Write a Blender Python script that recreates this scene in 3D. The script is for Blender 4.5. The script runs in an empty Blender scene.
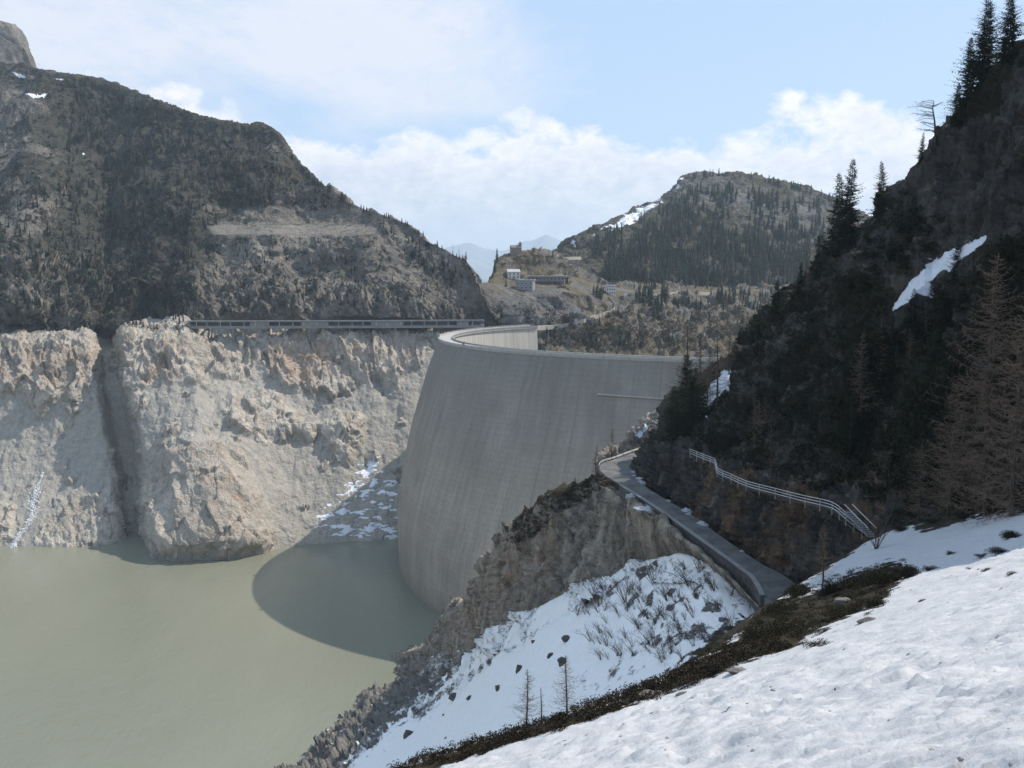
import bpy, bmesh, math, random
import numpy as np
from mathutils import Vector, Matrix
D = bpy.data
scene = bpy.context.scene
COL = scene.collection
rad = math.radians

# ------------------------------------------------------------------ camera model
F = 1024.0            # focal length in pixels (36 mm lens on a 36 mm sensor, 1024 px wide)
HZ = 266.0            # picture row of the true horizon
CAMZ = 50.0           # eye height above the crest of the dam (crest = 0 m)
WATER = -152.0        # lake level
PIT = math.atan((384 - HZ) / F)
CP, SP = math.cos(PIT), math.sin(PIT)
SUN_AZ, SUN_EL = rad(66), rad(50)

def at(px, py, d):
    """point d metres ahead of the viewpoint (world Y) in the direction of picture position px, py"""
    px = np.asarray(px, float); py = np.asarray(py, float); d = np.asarray(d, float)
    a = (px - 512) / F; b = (384 - py) / F
    k = d / (CP + b * SP)
    return np.stack([a * k, d + 0 * a, CAMZ + (-SP + b * CP) * k], -1)

def py_of(d, z):
    return 384 - F * ((d * SP + (z - CAMZ) * CP) / (d * CP - (z - CAMZ) * SP))

def ray(px, py):
    v = at(px, py, 1.0) - np.array([0, 0, CAMZ])
    return Vector(v).normalized()

# ------------------------------------------------------------------ vector noise
def _h(ix, iy, iz, seed):
    h = (ix.astype(np.uint32) * np.uint32(374761393)) ^ (iy.astype(np.uint32) * np.uint32(668265263)) \
        ^ (iz.astype(np.uint32) * np.uint32(2246822519)) ^ np.uint32((seed * 3266489917) & 0xffffffff)
    h = (h ^ (h >> np.uint32(15))) * np.uint32(2246822519)
    h = (h ^ (h >> np.uint32(13))) * np.uint32(3266489917)
    return h ^ (h >> np.uint32(16))

def vnoise(P, seed=0):
    """gradient noise, about -1..1"""
    P = np.asarray(P, np.float32)
    I = np.floor(P).astype(np.int64); f = P - I
    w = f * f * f * (f * (f * 6 - 15) + 10)
    out = 0
    for dx in (0, 1):
        wx = w[..., 0] if dx else 1 - w[..., 0]
        for dy in (0, 1):
            wy = w[..., 1] if dy else 1 - w[..., 1]
            for dz in (0, 1):
                wz = w[..., 2] if dz else 1 - w[..., 2]
                h = _h(I[..., 0] + dx, I[..., 1] + dy, I[..., 2] + dz, seed)
                gx = (h & np.uint32(255)).astype(np.float32) / 127.5 - 1
                gy = ((h >> np.uint32(8)) & np.uint32(255)).astype(np.float32) / 127.5 - 1
                gz = ((h >> np.uint32(16)) & np.uint32(255)).astype(np.float32) / 127.5 - 1
                out = out + wx * wy * wz * (gx * (f[..., 0] - dx) + gy * (f[..., 1] - dy) + gz * (f[..., 2] - dz))
    return out * 1.5

def fbm(P, octs=5, seed=0, gain=.5):
    P = np.asarray(P, np.float32); o = 0; a = 1.0
    for i in range(octs):
        o = o + a * vnoise(P * np.float32(2.03 ** i) + np.float32(17.3 * i), seed + i); a *= gain
    return o

def ridged(P, octs=5, seed=0, gain=.5):
    P = np.asarray(P, np.float32); o = 0; a = 1.0
    for i in range(octs):
        o = o + a * (1 - 2 * np.abs(vnoise(P * np.float32(2.03 ** i) + np.float32(9.7 * i), seed + i))); a *= gain
    return o

def worley(P, seed=0):
    P = np.asarray(P, np.float32)
    I = np.floor(P - .5).astype(np.int64)
    f1 = np.full(P.shape[:-1], 9, np.float32); f2 = f1.copy(); cid = np.zeros_like(f1)
    for dx in (0, 1):
        for dy in (0, 1):
            for dz in (0, 1):
                J = I + np.array([dx, dy, dz])
                h = _h(J[..., 0], J[..., 1], J[..., 2], seed)
                jx = J[..., 0] + .15 + .7 * (h & np.uint32(255)) / 255.
                jy = J[..., 1] + .15 + .7 * ((h >> np.uint32(8)) & np.uint32(255)) / 255.
                jz = J[..., 2] + .15 + .7 * ((h >> np.uint32(16)) & np.uint32(255)) / 255.
                d = np.sqrt((P[..., 0] - jx) ** 2 + (P[..., 1] - jy) ** 2 + (P[..., 2] - jz) ** 2).astype(np.float32)
                c = ((h >> np.uint32(24)) & np.uint32(255)).astype(np.float32) / 255.
                m = d < f1
                f2 = np.where(m, f1, np.minimum(f2, d)); cid = np.where(m, c, cid); f1 = np.where(m, d, f1)
    return f1, f2, cid

def facets(P, seed=0):
    """height of tilted planes, one per cell of a jittered grid (fractured rock faces)"""
    P = np.asarray(P, np.float32)
    I = np.floor(P - .5).astype(np.int64)
    f1 = np.full(P.shape[:-1], 9, np.float32); out = np.zeros_like(f1)
    for dx in (0, 1):
        for dy in (0, 1):
            for dz in (0, 1):
                J = I + np.array([dx, dy, dz])
                h = _h(J[..., 0], J[..., 1], J[..., 2], seed); h2 = (h * np.uint32(2654435761)) ^ (h >> np.uint32(11))
                u = lambda x, k: ((x >> np.uint32(k)) & np.uint32(255)).astype(np.float32) / 255.
                e = [P[..., i] - (J[..., i] + .15 + .7 * u(h, 8 * i)) for i in range(3)]
                d = np.abs(e[0]) + .9 * np.abs(e[1]) + .9 * np.abs(e[2])
                v = (u(h, 24) - .5) * .9 + e[0] * (u(h2, 0) - .5) * 2.2 + e[1] * (u(h2, 8) - .5) * 2.2 + e[2] * (u(h2, 16) - .35) * 2.0
                m = d < f1; out = np.where(m, v, out); f1 = np.where(m, d, f1)
    return out

def rocky(P, size, seed=0, an=(1, 1, .55), tilt=.35):
    """angular, fractured relief, about -1..1; size = metres of the largest blocks"""
    P = np.asarray(P, np.float32)
    Q = P / size; c, s = math.cos(tilt), math.sin(tilt)
    Q = np.stack([Q[..., 0] * c + Q[..., 2] * s, Q[..., 1], -Q[..., 0] * s + Q[..., 2] * c], -1) * np.array(an, np.float32)
    W = np.stack([vnoise(Q * 1.1, seed + 50), vnoise(Q * 1.1 + 7, seed + 51), vnoise(Q * 1.1 + 13, seed + 52)], -1) * .28
    o = 0; a = 1.0
    for i, k in enumerate((1.0, 2.6, 6.6)):
        o = o + a * facets(Q * k + W * (1 + i), seed + i); a *= .44
    return o

def ss(a, b, x):
    t = np.clip((x - a) / (b - a), 0, 1); return t * t * (3 - 2 * t)

def poly(PX, PY, pts, soft=4., jit=None):
    """soft membership of an outline drawn on a slope (1 inside)"""
    pts = np.array(pts, float); n = len(pts)
    ins = np.zeros(PX.shape, bool); dist = np.full(PX.shape, 1e9)
    for i in range(n):
        x0, y0 = pts[i]; x1, y1 = pts[(i + 1) % n]
        c = ((y0 > PY) != (y1 > PY)) & (PX < (x1 - x0) * (PY - y0) / ((y1 - y0) if y1 != y0 else 1e-9) + x0)
        ins ^= c
        dx, dy = x1 - x0, y1 - y0
        t = np.clip(((PX - x0) * dx + (PY - y0) * dy) / (dx * dx + dy * dy + 1e-9), 0, 1)
        dist = np.minimum(dist, np.hypot(PX - x0 - t * dx, PY - y0 - t * dy))
    s = np.where(ins, dist, -dist)
    if jit is not None: s = s + jit
    return np.clip(.5 + s / (2 * soft), 0, 1)

# ------------------------------------------------------------------ mesh helpers
def link(o, parent=None):
    COL.objects.link(o)
    if parent is not None: o.parent = parent
    return o

def tag(o, label=None, cat=None, group=None, kind=None):
    if label: o['label'] = label
    if cat: o['category'] = cat
    if group: o['group'] = group
    if kind: o['kind'] = kind
    return o

def empty(name, loc=(0, 0, 0), rz=0):
    o = D.objects.new(name, None); o.empty_display_size = .5
    o.location = loc; o.rotation_euler = (0, 0, rz); COL.objects.link(o); return o

def grid_mesh(name, V, mat, masks=None, flip=False, smooth=True, parent=None, uv=None):
    nv, nu = V.shape[:2]
    me = D.meshes.new(name)
    me.vertices.add(nv * nu); me.vertices.foreach_set('co', V.reshape(-1).astype(np.float32))
    idx = np.arange(nv * nu).reshape(nv, nu)
    q = np.stack([idx[:-1, :-1], idx[:-1, 1:], idx[1:, 1:], idx[1:, :-1]], -1)
    if flip: q = q[..., ::-1]
    q = q.reshape(-1, 4); nf = len(q)
    me.loops.add(nf * 4); me.loops.foreach_set('vertex_index', q.reshape(-1).astype(np.int32))
    me.polygons.add(nf); me.polygons.foreach_set('loop_start', np.arange(0, nf * 4, 4, dtype=np.int32))
    if smooth: me.polygons.foreach_set('use_smooth', np.ones(nf, bool))
    me.update(calc_edges=True)
    for k, M in (masks or {}).items():
        at_ = me.attributes.new(k, 'FLOAT_COLOR', 'POINT')
        M4 = np.ones((nv * nu, 4), np.float32); M4[:, :M.shape[-1]] = M.reshape(-1, M.shape[-1])
        at_.data.foreach_set('color', M4.reshape(-1))
    if uv is not None:
        l = me.uv_layers.new(name='UVMap')
        l.data.foreach_set('uv', uv.reshape(-1, 2)[q.reshape(-1)].reshape(-1).astype(np.float32))
    me.materials.append(mat)
    o = D.objects.new(name, me); link(o, parent)
    return o

def normals(V):
    du = np.gradient(V, axis=1); dv = np.gradient(V, axis=0)
    n = np.cross(du, dv); n /= np.linalg.norm(n, axis=-1, keepdims=True) + 1e-9
    return n

def pchip(ts, rows, t):
    """rows (k, ...) at ts -> values at t, monotone between rows"""
    rows = np.asarray(rows, float); ts = np.asarray(ts, float)
    h = np.diff(ts); s = np.diff(rows, axis=0) / h.reshape(-1, *([1] * (rows.ndim - 1)))
    m = np.zeros_like(rows); m[0] = s[0]; m[-1] = s[-1]
    a, b = s[:-1], s[1:]
    m[1:-1] = np.where(a * b > 0, 2 * a * b / np.where(np.abs(a + b) < 1e-9, 1e-9, a + b), 0)
    i = np.clip(np.searchsorted(ts, t, side='right') - 1, 0, len(ts) - 2)
    e = [1] * (rows.ndim - 1)
    hh = h[i].reshape(-1, *e); x = ((t - ts[i]) / h[i]).reshape(-1, *e)
    return rows[i] * (2 * x**3 - 3 * x**2 + 1) + m[i] * hh * (x**3 - 2 * x**2 + x) \
        + rows[i + 1] * (-2 * x**3 + 3 * x**2) + m[i + 1] * hh * (x**3 - x**2)

def line(pts, x):
    """smooth curve through (x, a, b...) rows evaluated at x"""
    p = np.array(pts, float); return pchip(p[:, 0], p[:, 1:], np.clip(x, p[0, 0], p[-1, 0]))

class MB:
    """collects simple solids and links them as ONE mesh object"""
    def __init__(s): s.v = []; s.f = []; s.m = []
    def add(s, vs, fs, m=0):
        n = len(s.v); s.v += [tuple(v) for v in vs]; s.f += [tuple(i + n for i in f) for f in fs]; s.m += [m] * len(fs); return s
    def box(s, x0, x1, y0, y1, z0, z1, m=0):
        vs = [(x, y, z) for z in (z0, z1) for y in (y0, y1) for x in (x0, x1)]
        return s.add(vs, [(0, 2, 3, 1), (4, 5, 7, 6), (0, 1, 5, 4), (2, 6, 7, 3), (0, 4, 6, 2), (1, 3, 7, 5)], m)
    def tube(s, pts, radii, n=5, m=0, caps=True):
        pts = [Vector(p) for p in pts]; rings = []
        if not hasattr(radii, '__len__'): radii = [radii] * len(pts)
        vs = []; fs = []
        up = Vector((.13, .27, 1)).normalized()
        for i, p in enumerate(pts):
            t = (pts[min(i + 1, len(pts) - 1)] - pts[max(i - 1, 0)]).normalized()
            a = t.cross(up if abs(t.dot(up)) < .95 else Vector((1, 0, 0))).normalized(); b = t.cross(a)
            for k in range(n):
                w = 2 * math.pi * k / n; vs.append(p + (a * math.cos(w) + b * math.sin(w)) * radii[i])
        for i in range(len(pts) - 1):
            for k in range(n):
                k2 = (k + 1) % n; fs.append((i * n + k, i * n + k2, (i + 1) * n + k2, (i + 1) * n + k))
        if caps and n > 2:
            fs.append(tuple(range(n))[::-1]); fs.append(tuple(range((len(pts) - 1) * n, len(pts) * n)))
        return s.add(vs, fs, m)
    def strip(s, L, R, z0, z1, m=0):
        """solid ribbon between polylines L and R (xyz), from z+z0 to z+z1"""
        n = len(L); vs = []
        for a, b in zip(L, R):
            vs += [(a[0], a[1], a[2] + z0), (b[0], b[1], b[2] + z0), (b[0], b[1], b[2] + z1), (a[0], a[1], a[2] + z1)]
        fs = [(0, 1, 2, 3), tuple(4 * (n - 1) + k for k in (3, 2, 1, 0))]
        for i in range(n - 1):
            for k in range(4):
                k2 = (k + 1) % 4; fs.append((4 * i + k, 4 * (i + 1) + k, 4 * (i + 1) + k2, 4 * i + k2))
        return s.add(vs, fs, m)
    def build(s, name, mats, parent=None, smooth=False, loc=None):
        me = D.meshes.new(name); me.from_pydata(s.v, [], s.f)
        for m in (mats if isinstance(mats, (list, tuple)) else [mats]): me.materials.append(m)
        if any(s.m): me.polygons.foreach_set('material_index', s.m)
        if smooth: me.polygons.foreach_set('use_smooth', [True] * len(s.f))
        me.update()
        o = D.objects.new(name, me); link(o, parent)
        if loc is not None: o.location = loc
        return o

# ------------------------------------------------------------------ material helpers
def newmat(name):
    m = D.materials.new(name); m.use_nodes = True; nt = m.node_tree; nt.nodes.clear()
    out = nt.nodes.new('ShaderNodeOutputMaterial'); b = nt.nodes.new('ShaderNodeBsdfPrincipled')
    nt.links.new(b.outputs[0], out.inputs[0]); return m, nt, b

class G:
    """tiny node-graph builder"""
    def __init__(s, nt): s.nt = nt
    def _set(s, sock, v):
        if v is None: return
        if hasattr(v, 'is_linked') or hasattr(v, 'links'): s.nt.links.new(v, sock)
        else:
            if isinstance(v, tuple) and len(v) == 3 and sock.type == 'RGBA': v = (*v, 1)
            sock.default_value = v
    def node(s, t, **kw):
        n = s.nt.nodes.new(t)
        for k, v in kw.items(): setattr(n, k, v)
        return n
    def pos(s): return s.node('ShaderNodeNewGeometry').outputs['Position']
    def obj(s): return s.node('ShaderNodeTexCoord').outputs['Object']
    def map(s, v, scale=(1, 1, 1), rot=(0, 0, 0), loc=(0, 0, 0)):
        n = s.node('ShaderNodeMapping'); s.nt.links.new(v, n.inputs[0])
        n.inputs['Scale'].default_value = scale; n.inputs['Rotation'].default_value = rot; n.inputs['Location'].default_value = loc
        return n.outputs[0]
    def noise(s, v, scale=1., detail=6., rough=.6, dist=0., col=False):
        n = s.node('ShaderNodeTexNoise'); s.nt.links.new(v, n.inputs['Vector'])
        n.inputs['Scale'].default_value = scale; n.inputs['Detail'].default_value = detail
        n.inputs['Roughness'].default_value = rough; n.inputs['Distortion'].default_value = dist
        return n.outputs['Color' if col else 'Fac']
    def vor(s, v, scale=1., feature='F1', rnd=1., out='Distance'):
        n = s.node('ShaderNodeTexVoronoi', feature=feature); s.nt.links.new(v, n.inputs['Vector'])
        n.inputs['Scale'].default_value = scale; n.inputs['Randomness'].default_value = rnd
        return n.outputs[out]
    def math(s, op, a, b=None, c=None, clamp=False):
        n = s.node('ShaderNodeMath', operation=op, use_clamp=clamp)
        s._set(n.inputs[0], a); s._set(n.inputs[1], b)
        if c is not None: s._set(n.inputs[2], c)
        return n.outputs[0]
    def ramp(s, v, *stops, interp='LINEAR'):
        n = s.node('ShaderNodeValToRGB'); n.color_ramp.interpolation = interp
        e = n.color_ramp.elements
        while len(e) < len(stops): e.new(.5)
        for el, (p, c) in zip(e, stops):
            el.position = p; el.color = (*c, 1) if len(c) == 3 else c
        s.nt.links.new(v, n.inputs[0]); return n.outputs[0]
    def rng(s, v, a, b, c=0., d=1.):
        n = s.node('ShaderNodeMapRange'); s._set(n.inputs[0], v)
        for i, x in enumerate((a, b, c, d)): s._set(n.inputs[i + 1], x)
        return n.outputs[0]
    def mix(s, f, a, b, mode='MIX'):
        n = s.node('ShaderNodeMix', data_type='RGBA', blend_type=mode)
        s._set(n.inputs[0], f); s._set(n.inputs[6], a); s._set(n.inputs[7], b); return n.outputs[2]
    def attr(s, name):
        n = s.node('ShaderNodeAttribute', attribute_name=name); return n
    def sep(s, c):
        n = s.node('ShaderNodeSeparateColor'); s.nt.links.new(c, n.inputs[0]); return n.outputs
    def xyz(s, v):
        n = s.node('ShaderNodeSeparateXYZ'); s.nt.links.new(v, n.inputs[0]); return n.outputs
    def comb(s, x, y, z):
        n = s.node('ShaderNodeCombineXYZ'); s._set(n.inputs[0], x); s._set(n.inputs[1], y); s._set(n.inputs[2], z); return n.outputs[0]
    def bump(s, h, strength=.5, dist=1., n0=None):
        n = s.node('ShaderNodeBump'); n.inputs['Strength'].default_value = strength; n.inputs['Distance'].default_value = dist
        s.nt.links.new(h, n.inputs['Height'])
        if n0 is not None: s.nt.links.new(n0, n.inputs['Normal'])
        return n.outputs[0]

def plain(name, col, rough=.8, var=.15, scale=1., bump=0., metal=0., spec=.3):
    """simple weathered surface: colour varied by noise"""
    m, nt, b = newmat(name); g = G(nt); p = g.obj()
    n = g.noise(p, scale, 5, .65); n2 = g.noise(p, scale * 7, 4, .6)
    f = g.math('ADD', g.math('MULTIPLY', n, .65), g.math('MULTIPLY', n2, .35))
    lo = tuple(c * (1 - var * 1.6) for c in col); hi = tuple(min(1, c * (1 + var * 1.6)) for c in col)
    c = g.ramp(f, (.3, lo), (.7, hi))
    nt.links.new(c, b.inputs['Base Color']); b.inputs['Roughness'].default_value = rough; b.inputs['Metallic'].default_value = metal
    b.inputs['Specular IOR Level'].default_value = spec
    if bump: nt.links.new(g.bump(n2, .6, bump), b.inputs['Normal'])
    return m

def terrain(name, rock, veg, scree, size, veg2=None, stain_sun=(.32, .17, .08), bumpd=1., snowcol=(.82, .84, .88), vn=1., sn=1., crack=.5, pale=None, dirt=.12, vs=.3, w2=.33):
    """rock / heath / rubble / snow surface; the 'mask' attribute says where the snow (R), plants (G), rubble (B) lie,
    'stain' (R) where rock is rusty and, at the cliff foot, painted as sunlit.  size = metres of the largest colour patches"""
    m, nt, b = newmat(name); g = G(nt); p = g.pos()
    n1 = g.noise(p, 1 / size, 9, .68, .4)
    n2 = g.noise(g.map(p, (1, 1, vs)), 3.2 / size, 8, .66, .6)
    n3 = g.noise(p, 9 / size, 7, .7)
    f = g.math('ADD', g.math('MULTIPLY', n1, .75 - w2), g.math('ADD', g.math('MULTIPLY', n2, w2), g.math('MULTIPLY', n3, .25)))
    k = len(rock)
    rc = g.ramp(f, *[(.36 + .28 * i / (k - 1), c) for i, c in enumerate(rock)])
    sc = g.ramp(g.noise(p, 14 / size, 6, .75), (.3, tuple(c * .78 for c in scree)), (.7, tuple(c * 1.18 for c in scree)))
    vg = g.ramp(g.noise(p, 5 / size, 8, .75), (.34, veg), (.5, tuple((a + c) / 2 for a, c in zip(veg, veg2 or veg))), (.66, veg2 or tuple(c * 1.5 for c in veg)))
    ms = g.sep(g.attr('mask').outputs['Color']); stn = g.sep(g.attr('stain_sun').outputs['Color']); st = stn[0]
    if pale: rc = g.mix(stn[1], rc, g.ramp(f, *[(.38 + .24 * i / (len(pale) - 1), c_) for i, c_ in enumerate(pale)]))
    fine = g.noise(p, 22 / size, 6, .75); mid = g.noise(p, 6 / size, 6, .7)
    def soft(v, nz, amt, sharp):
        return g.math('ADD', g.math('MULTIPLY', g.math('ADD', g.math('SUBTRACT', v, .5), g.math('MULTIPLY', g.math('SUBTRACT', nz, .5), amt)), sharp), .5, clamp=True)
    c = g.mix(soft(st, mid, 1.6, 2.), rc, g.ramp(n3, (.3, tuple(x * .55 for x in stain_sun)), (.7, tuple(x * 1.35 for x in stain_sun))))
    c = g.mix(soft(ms[2], mid, 1.2, 4.), c, sc)
    c = g.mix(soft(ms[1], g.math('ADD', g.math('MULTIPLY', mid, .6), g.math('MULTIPLY', fine, .4)), 2.0 * vn, 5.), c, vg)
    snf = soft(ms[0], g.math('ADD', g.math('MULTIPLY', mid, .5), g.math('MULTIPLY', fine, .5)), 1.7 * sn, 9.)
    c = g.mix(snf, c, g.ramp(n3, (.28, tuple(x * (1 - dirt) for x in snowcol)), (.5, tuple(x * (1 - dirt * .25) for x in snowcol)), (.7, snowcol)))
    nt.links.new(c, b.inputs['Base Color']); b.inputs['Roughness'].default_value = .92; b.inputs['Specular IOR Level'].default_value = .15
    v = g.vor(g.map(p, (1, 1, .6)), 10 / size, 'DISTANCE_TO_EDGE')
    cr = g.rng(v, 0., .12)
    h = g.math('ADD', g.math('MULTIPLY', n2, 1.6), g.math('ADD', g.math('MULTIPLY', n3, .9), g.math('ADD', g.math('MULTIPLY', cr, .34 * crack), g.math('MULTIPLY', fine, .35))))
    amt = g.math('MULTIPLY', g.rng(snf, 0., 1., 1., .25), g.rng(ms[2], 0., 1., 1., .45))
    nt.links.new(g.bump(g.math('MULTIPLY', h, amt), .85, bumpd), b.inputs['Normal'])
    return m
HAZE, EXPO = .000058, 0.07
# ================================================================== SETTING: landforms
random.seed(7)
M = {}
M['far'] = terrain('far_slope', [(.06, .057, .054), (.125, .112, .096), (.21, .187, .156), (.34, .305, .255)], (.017, .024, .023), (.37, .338, .29), 46,
                   veg2=(.098, .085, .060), bumpd=3.0, stain_sun=(.42, .27, .18), pale=[(.24, .212, .178), (.45, .398, .33), (.64, .575, .485)])
M['ring'] = terrain('pale_outcrop', [(.16, .145, .13), (.30, .27, .23), (.44, .40, .34)], (.05, .045, .03), (.4, .36, .3), 20, bumpd=.8, stain_sun=(.42, .27, .18))
M['wood'] = terrain('wooded_slope', [(.06, .062, .062), (.12, .115, .107), (.20, .188, .17)], (.022, .028, .020), (.26, .235, .19), 60,
                    veg2=(.10, .085, .05), bumpd=3.0)
M['knoll'] = terrain('knoll_slope', [(.07, .07, .07), (.14, .13, .118), (.25, .225, .19)], (.058, .052, .032), (.28, .245, .19), 30,
                     veg2=(.19, .15, .095), bumpd=1.8)
M['cliff'] = terrain('cliff_rock', [(.018, .018, .018), (.052, .048, .044), (.112, .10, .085), (.29, .25, .19)], (.010, .013, .008), (.14, .12, .10), 9,
                     veg2=(.045, .036, .02), stain_sun=(.26, .155, .085), bumpd=.9, vs=.16, w2=.45)
M['spur'] = terrain('spur_rock', [(.05, .045, .04), (.17, .148, .12), (.36, .30, .235), (.52, .45, .355)], (.035, .03, .018), (.16, .15, .14), 12,
                    veg2=(.085, .06, .035), stain_sun=(.30, .19, .11), bumpd=.9, vs=.11, w2=.55, snowcol=(.9, .88, .85))
M['mids'] = terrain('snowy_gully', [(.06, .056, .052), (.15, .138, .122), (.27, .245, .21)], (.030, .022, .014), (.13, .12, .11), 11,
                    veg2=(.075, .052, .034), bumpd=.4, sn=.9, snowcol=(.93, .905, .87))

def evrow(row, px):
    kind, pts = row
    a = line(pts, px)
    if kind == 'pyd': return a[:, 0], a[:, 1]
    if kind == 'dz': return py_of(a[:, 0], a[:, 1]), a[:, 0]
    raise ValueError

def patch(name, rows, px0, px1, nu, seg, mat, mod=None, disp=None, mask=None, stain_sun=None):
    px = np.linspace(px0, px1, nu)
    PYr, Dr = zip(*[evrow(r, px) for r in rows]); PYr = np.array(PYr); Dr = np.array(Dr)
    k = len(rows); t = np.concatenate([np.linspace(i, i + 1, n, endpoint=False) for i, n in enumerate(seg)] + [[k - 1]])
    PY = pchip(np.arange(k), PYr, t); Dd = pchip(np.arange(k), Dr, t)
    PX = np.broadcast_to(px, PY.shape).copy(); T = np.broadcast_to(t[:, None], PY.shape)
    if mod: Dd = mod(PX, PY, Dd, T)
    V = at(PX, PY, Dd)
    if disp:
        N = normals(V)
        if N[..., 2].mean() < 0: N = -N
        V = V + N * disp(V, PX, PY, T)[..., None]
    mk = mask(V, PX, PY, T) if mask else np.zeros(PX.shape + (3,))
    sk = stain_sun(V, PX, PY, T) if stain_sun else np.zeros(PX.shape)
    pk = getattr(mask, 'pale', None) if mask else None
    sk3 = np.stack([sk, pk if pk is not None else 0 * sk, 0 * sk], -1)
    o = grid_mesh(name, V, mat, {'mask': mk, 'stain_sun': sk3})
    # make the normals face up
    me = o.data
    return tag(o, kind='structure'), V

# ---- the ground under everything, out to the horizon
gm = plain('valley_floor', (.12, .12, .09), var=.3, scale=.004)
b = MB(); R_ = 34000
b.add([(-R_, -R_, -185), (R_, -R_, -185), (R_, R_, -185), (-R_, R_, -185)], [(0, 1, 2, 3)])
tag(b.build('ground', gm), kind='structure')

# ---- lake
m, nt, bs = newmat('silty_water'); g = G(nt); p = g.pos()
nt.links.new(g.ramp(g.noise(g.map(p, (1, .35, 1)), .012, 4, .5), (.35, (.188, .191, .138)), (.65, (.22, .219, .16))), bs.inputs['Base Color'])
bs.inputs['Roughness'].default_value = .16; bs.inputs['IOR'].default_value = 1.33; bs.inputs['Specular IOR Level'].default_value = .45
h = g.math('ADD', g.noise(g.map(p, (1, .45, 1), (0, 0, .4)), .30, 5, .65), g.math('MULTIPLY', g.noise(p, .05, 3, .5), 1.2))
nt.links.new(g.bump(h, .4, .8), bs.inputs['Normal'])
b = MB(); b.add([(-2600, 60, WATER), (330, 60, WATER), (330, 770, WATER), (-2600, 770, WATER)], [(0, 1, 2, 3)])
tag(b.build('lake', m), kind='structure')

# ---- far shore: bare ring below the high-water line, mountainside above
ringtop = [(-170, 348, 836), (-60, 345, 836), (0, 340, 838), (30, 338, 842), (62, 337, 844), (90, 336, 848), (100, 342, 862), (112, 344, 866), (122, 333, 852), (150, 325, 844),
           (185, 322, 840), (205, 333, 846), (235, 337, 850), (270, 334, 848), (330, 335, 848), (380, 334, 850), (430, 337, 852), (500, 333, 866)]
ringtop = [(x, y, d + 24) for x, y, d in ringtop]
bench = [(x, (min(y, 331) - 5 if x > 190 else y - 6), d + 14) for x, y, d in ringtop]
ridge = [(-170, 48, 1720), (-60, 58, 1640), (0, 62, 1600), (35, 67, 1500), (70, 76, 1450), (105, 83, 1420), (130, 92, 1390), (170, 104, 1330), (200, 114, 1290), (240, 125, 1250),
         (262, 127, 1230), (275, 133, 1215), (285, 145, 1200), (296, 160, 1180), (330, 190, 1105), (352, 203, 1060), (380, 213, 1020), (405, 222, 1000), (430, 240, 970),
         (450, 252, 950), (464, 258, 935), (474, 270, 925), (481, 287, 905), (490, 310, 890), (500, 318, 885)]
_x = np.linspace(-170, 500, 135)
_b = line(bench, _x); _r = line(ridge, _x)
def frac(ft, fd): return ('pyd', np.c_[_x, _b[:, 0] + ft * (_r[:, 0] - _b[:, 0]), _b[:, 1] + fd * (_r[:, 1] - _b[:, 1])])
shore = [(-170, 730, WATER), (0, 724, WATER), (95, 726, WATER), (125, 736, WATER), (147, 722, WATER), (180, 713, WATER), (230, 717, WATER), (260, 725, WATER), (300, 731, WATER),
         (350, 738, WATER), (400, 745, WATER), (500, 760, WATER)]
rows = [('dz', [(-170, 690, -190), (500, 715, -190)]), ('dz', shore),
        ('pyd', [(-170, 505, 748), (130, 505, 756), (200, 505, 737), (300, 505, 752), (500, 505, 775)]),
        ('pyd', [(-170, 445, 788), (130, 445, 796), (200, 450, 772), (300, 445, 790), (500, 445, 806)]),
        ('pyd', [(-170, 390, 826), (200, 390, 822), (300, 390, 830), (500, 390, 842)]),
        ('pyd', ringtop), ('pyd', bench), frac(.06, .02), frac(.14, .05), frac(.3, .2), frac(.52, .42), frac(.78, .72), frac(.93, .9), ('pyd', ridge),
        ('pyd', [(x, y + 22, d + 160) for x, y, d in ridge]), ('pyd', [(x, y + 160, d + 560) for x, y, d in ridge])]
R1 = [(-180, 330), (85, 334), (99, 345), (97, 372), (78, 400), (60, 392), (40, 415), (20, 392), (-30, 400), (-180, 380)]
R2 = [(112, 328), (185, 318), (215, 330), (300, 326), (440, 330), (452, 345), (420, 362), (400, 392), (362, 384), (340, 398), (318, 412), (286, 384), (262, 372), (210, 382), (165, 378), (132, 388), (120, 372)]
R3 = [(150, 470), (166, 448), (190, 440), (226, 446), (242, 470), (258, 500), (268, 530), (262, 548), (228, 550), (176, 556), (148, 540), (140, 500)]
R4 = [(222, 410), (236, 398), (262, 392), (290, 408), (318, 424), (310, 438), (280, 436), (240, 430)]
R5 = [(322, 425), (338, 415), (362, 418), (358, 440), (348, 462), (330, 446)]
R6 = [(-180, 545), (-40, 500), (10, 505), (16, 540), (-10, 553)]
R7 = [(48, 515), (70, 500), (112, 490), (128, 520), (124, 552), (40, 553)]
def ringrock(PX, PY, j):
    o = np.zeros_like(PX)
    for r in (R1, R2, R3, R4, R5, R6, R7): o = np.maximum(o, poly(PX, PY, r, 5, j))
    return o
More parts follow.
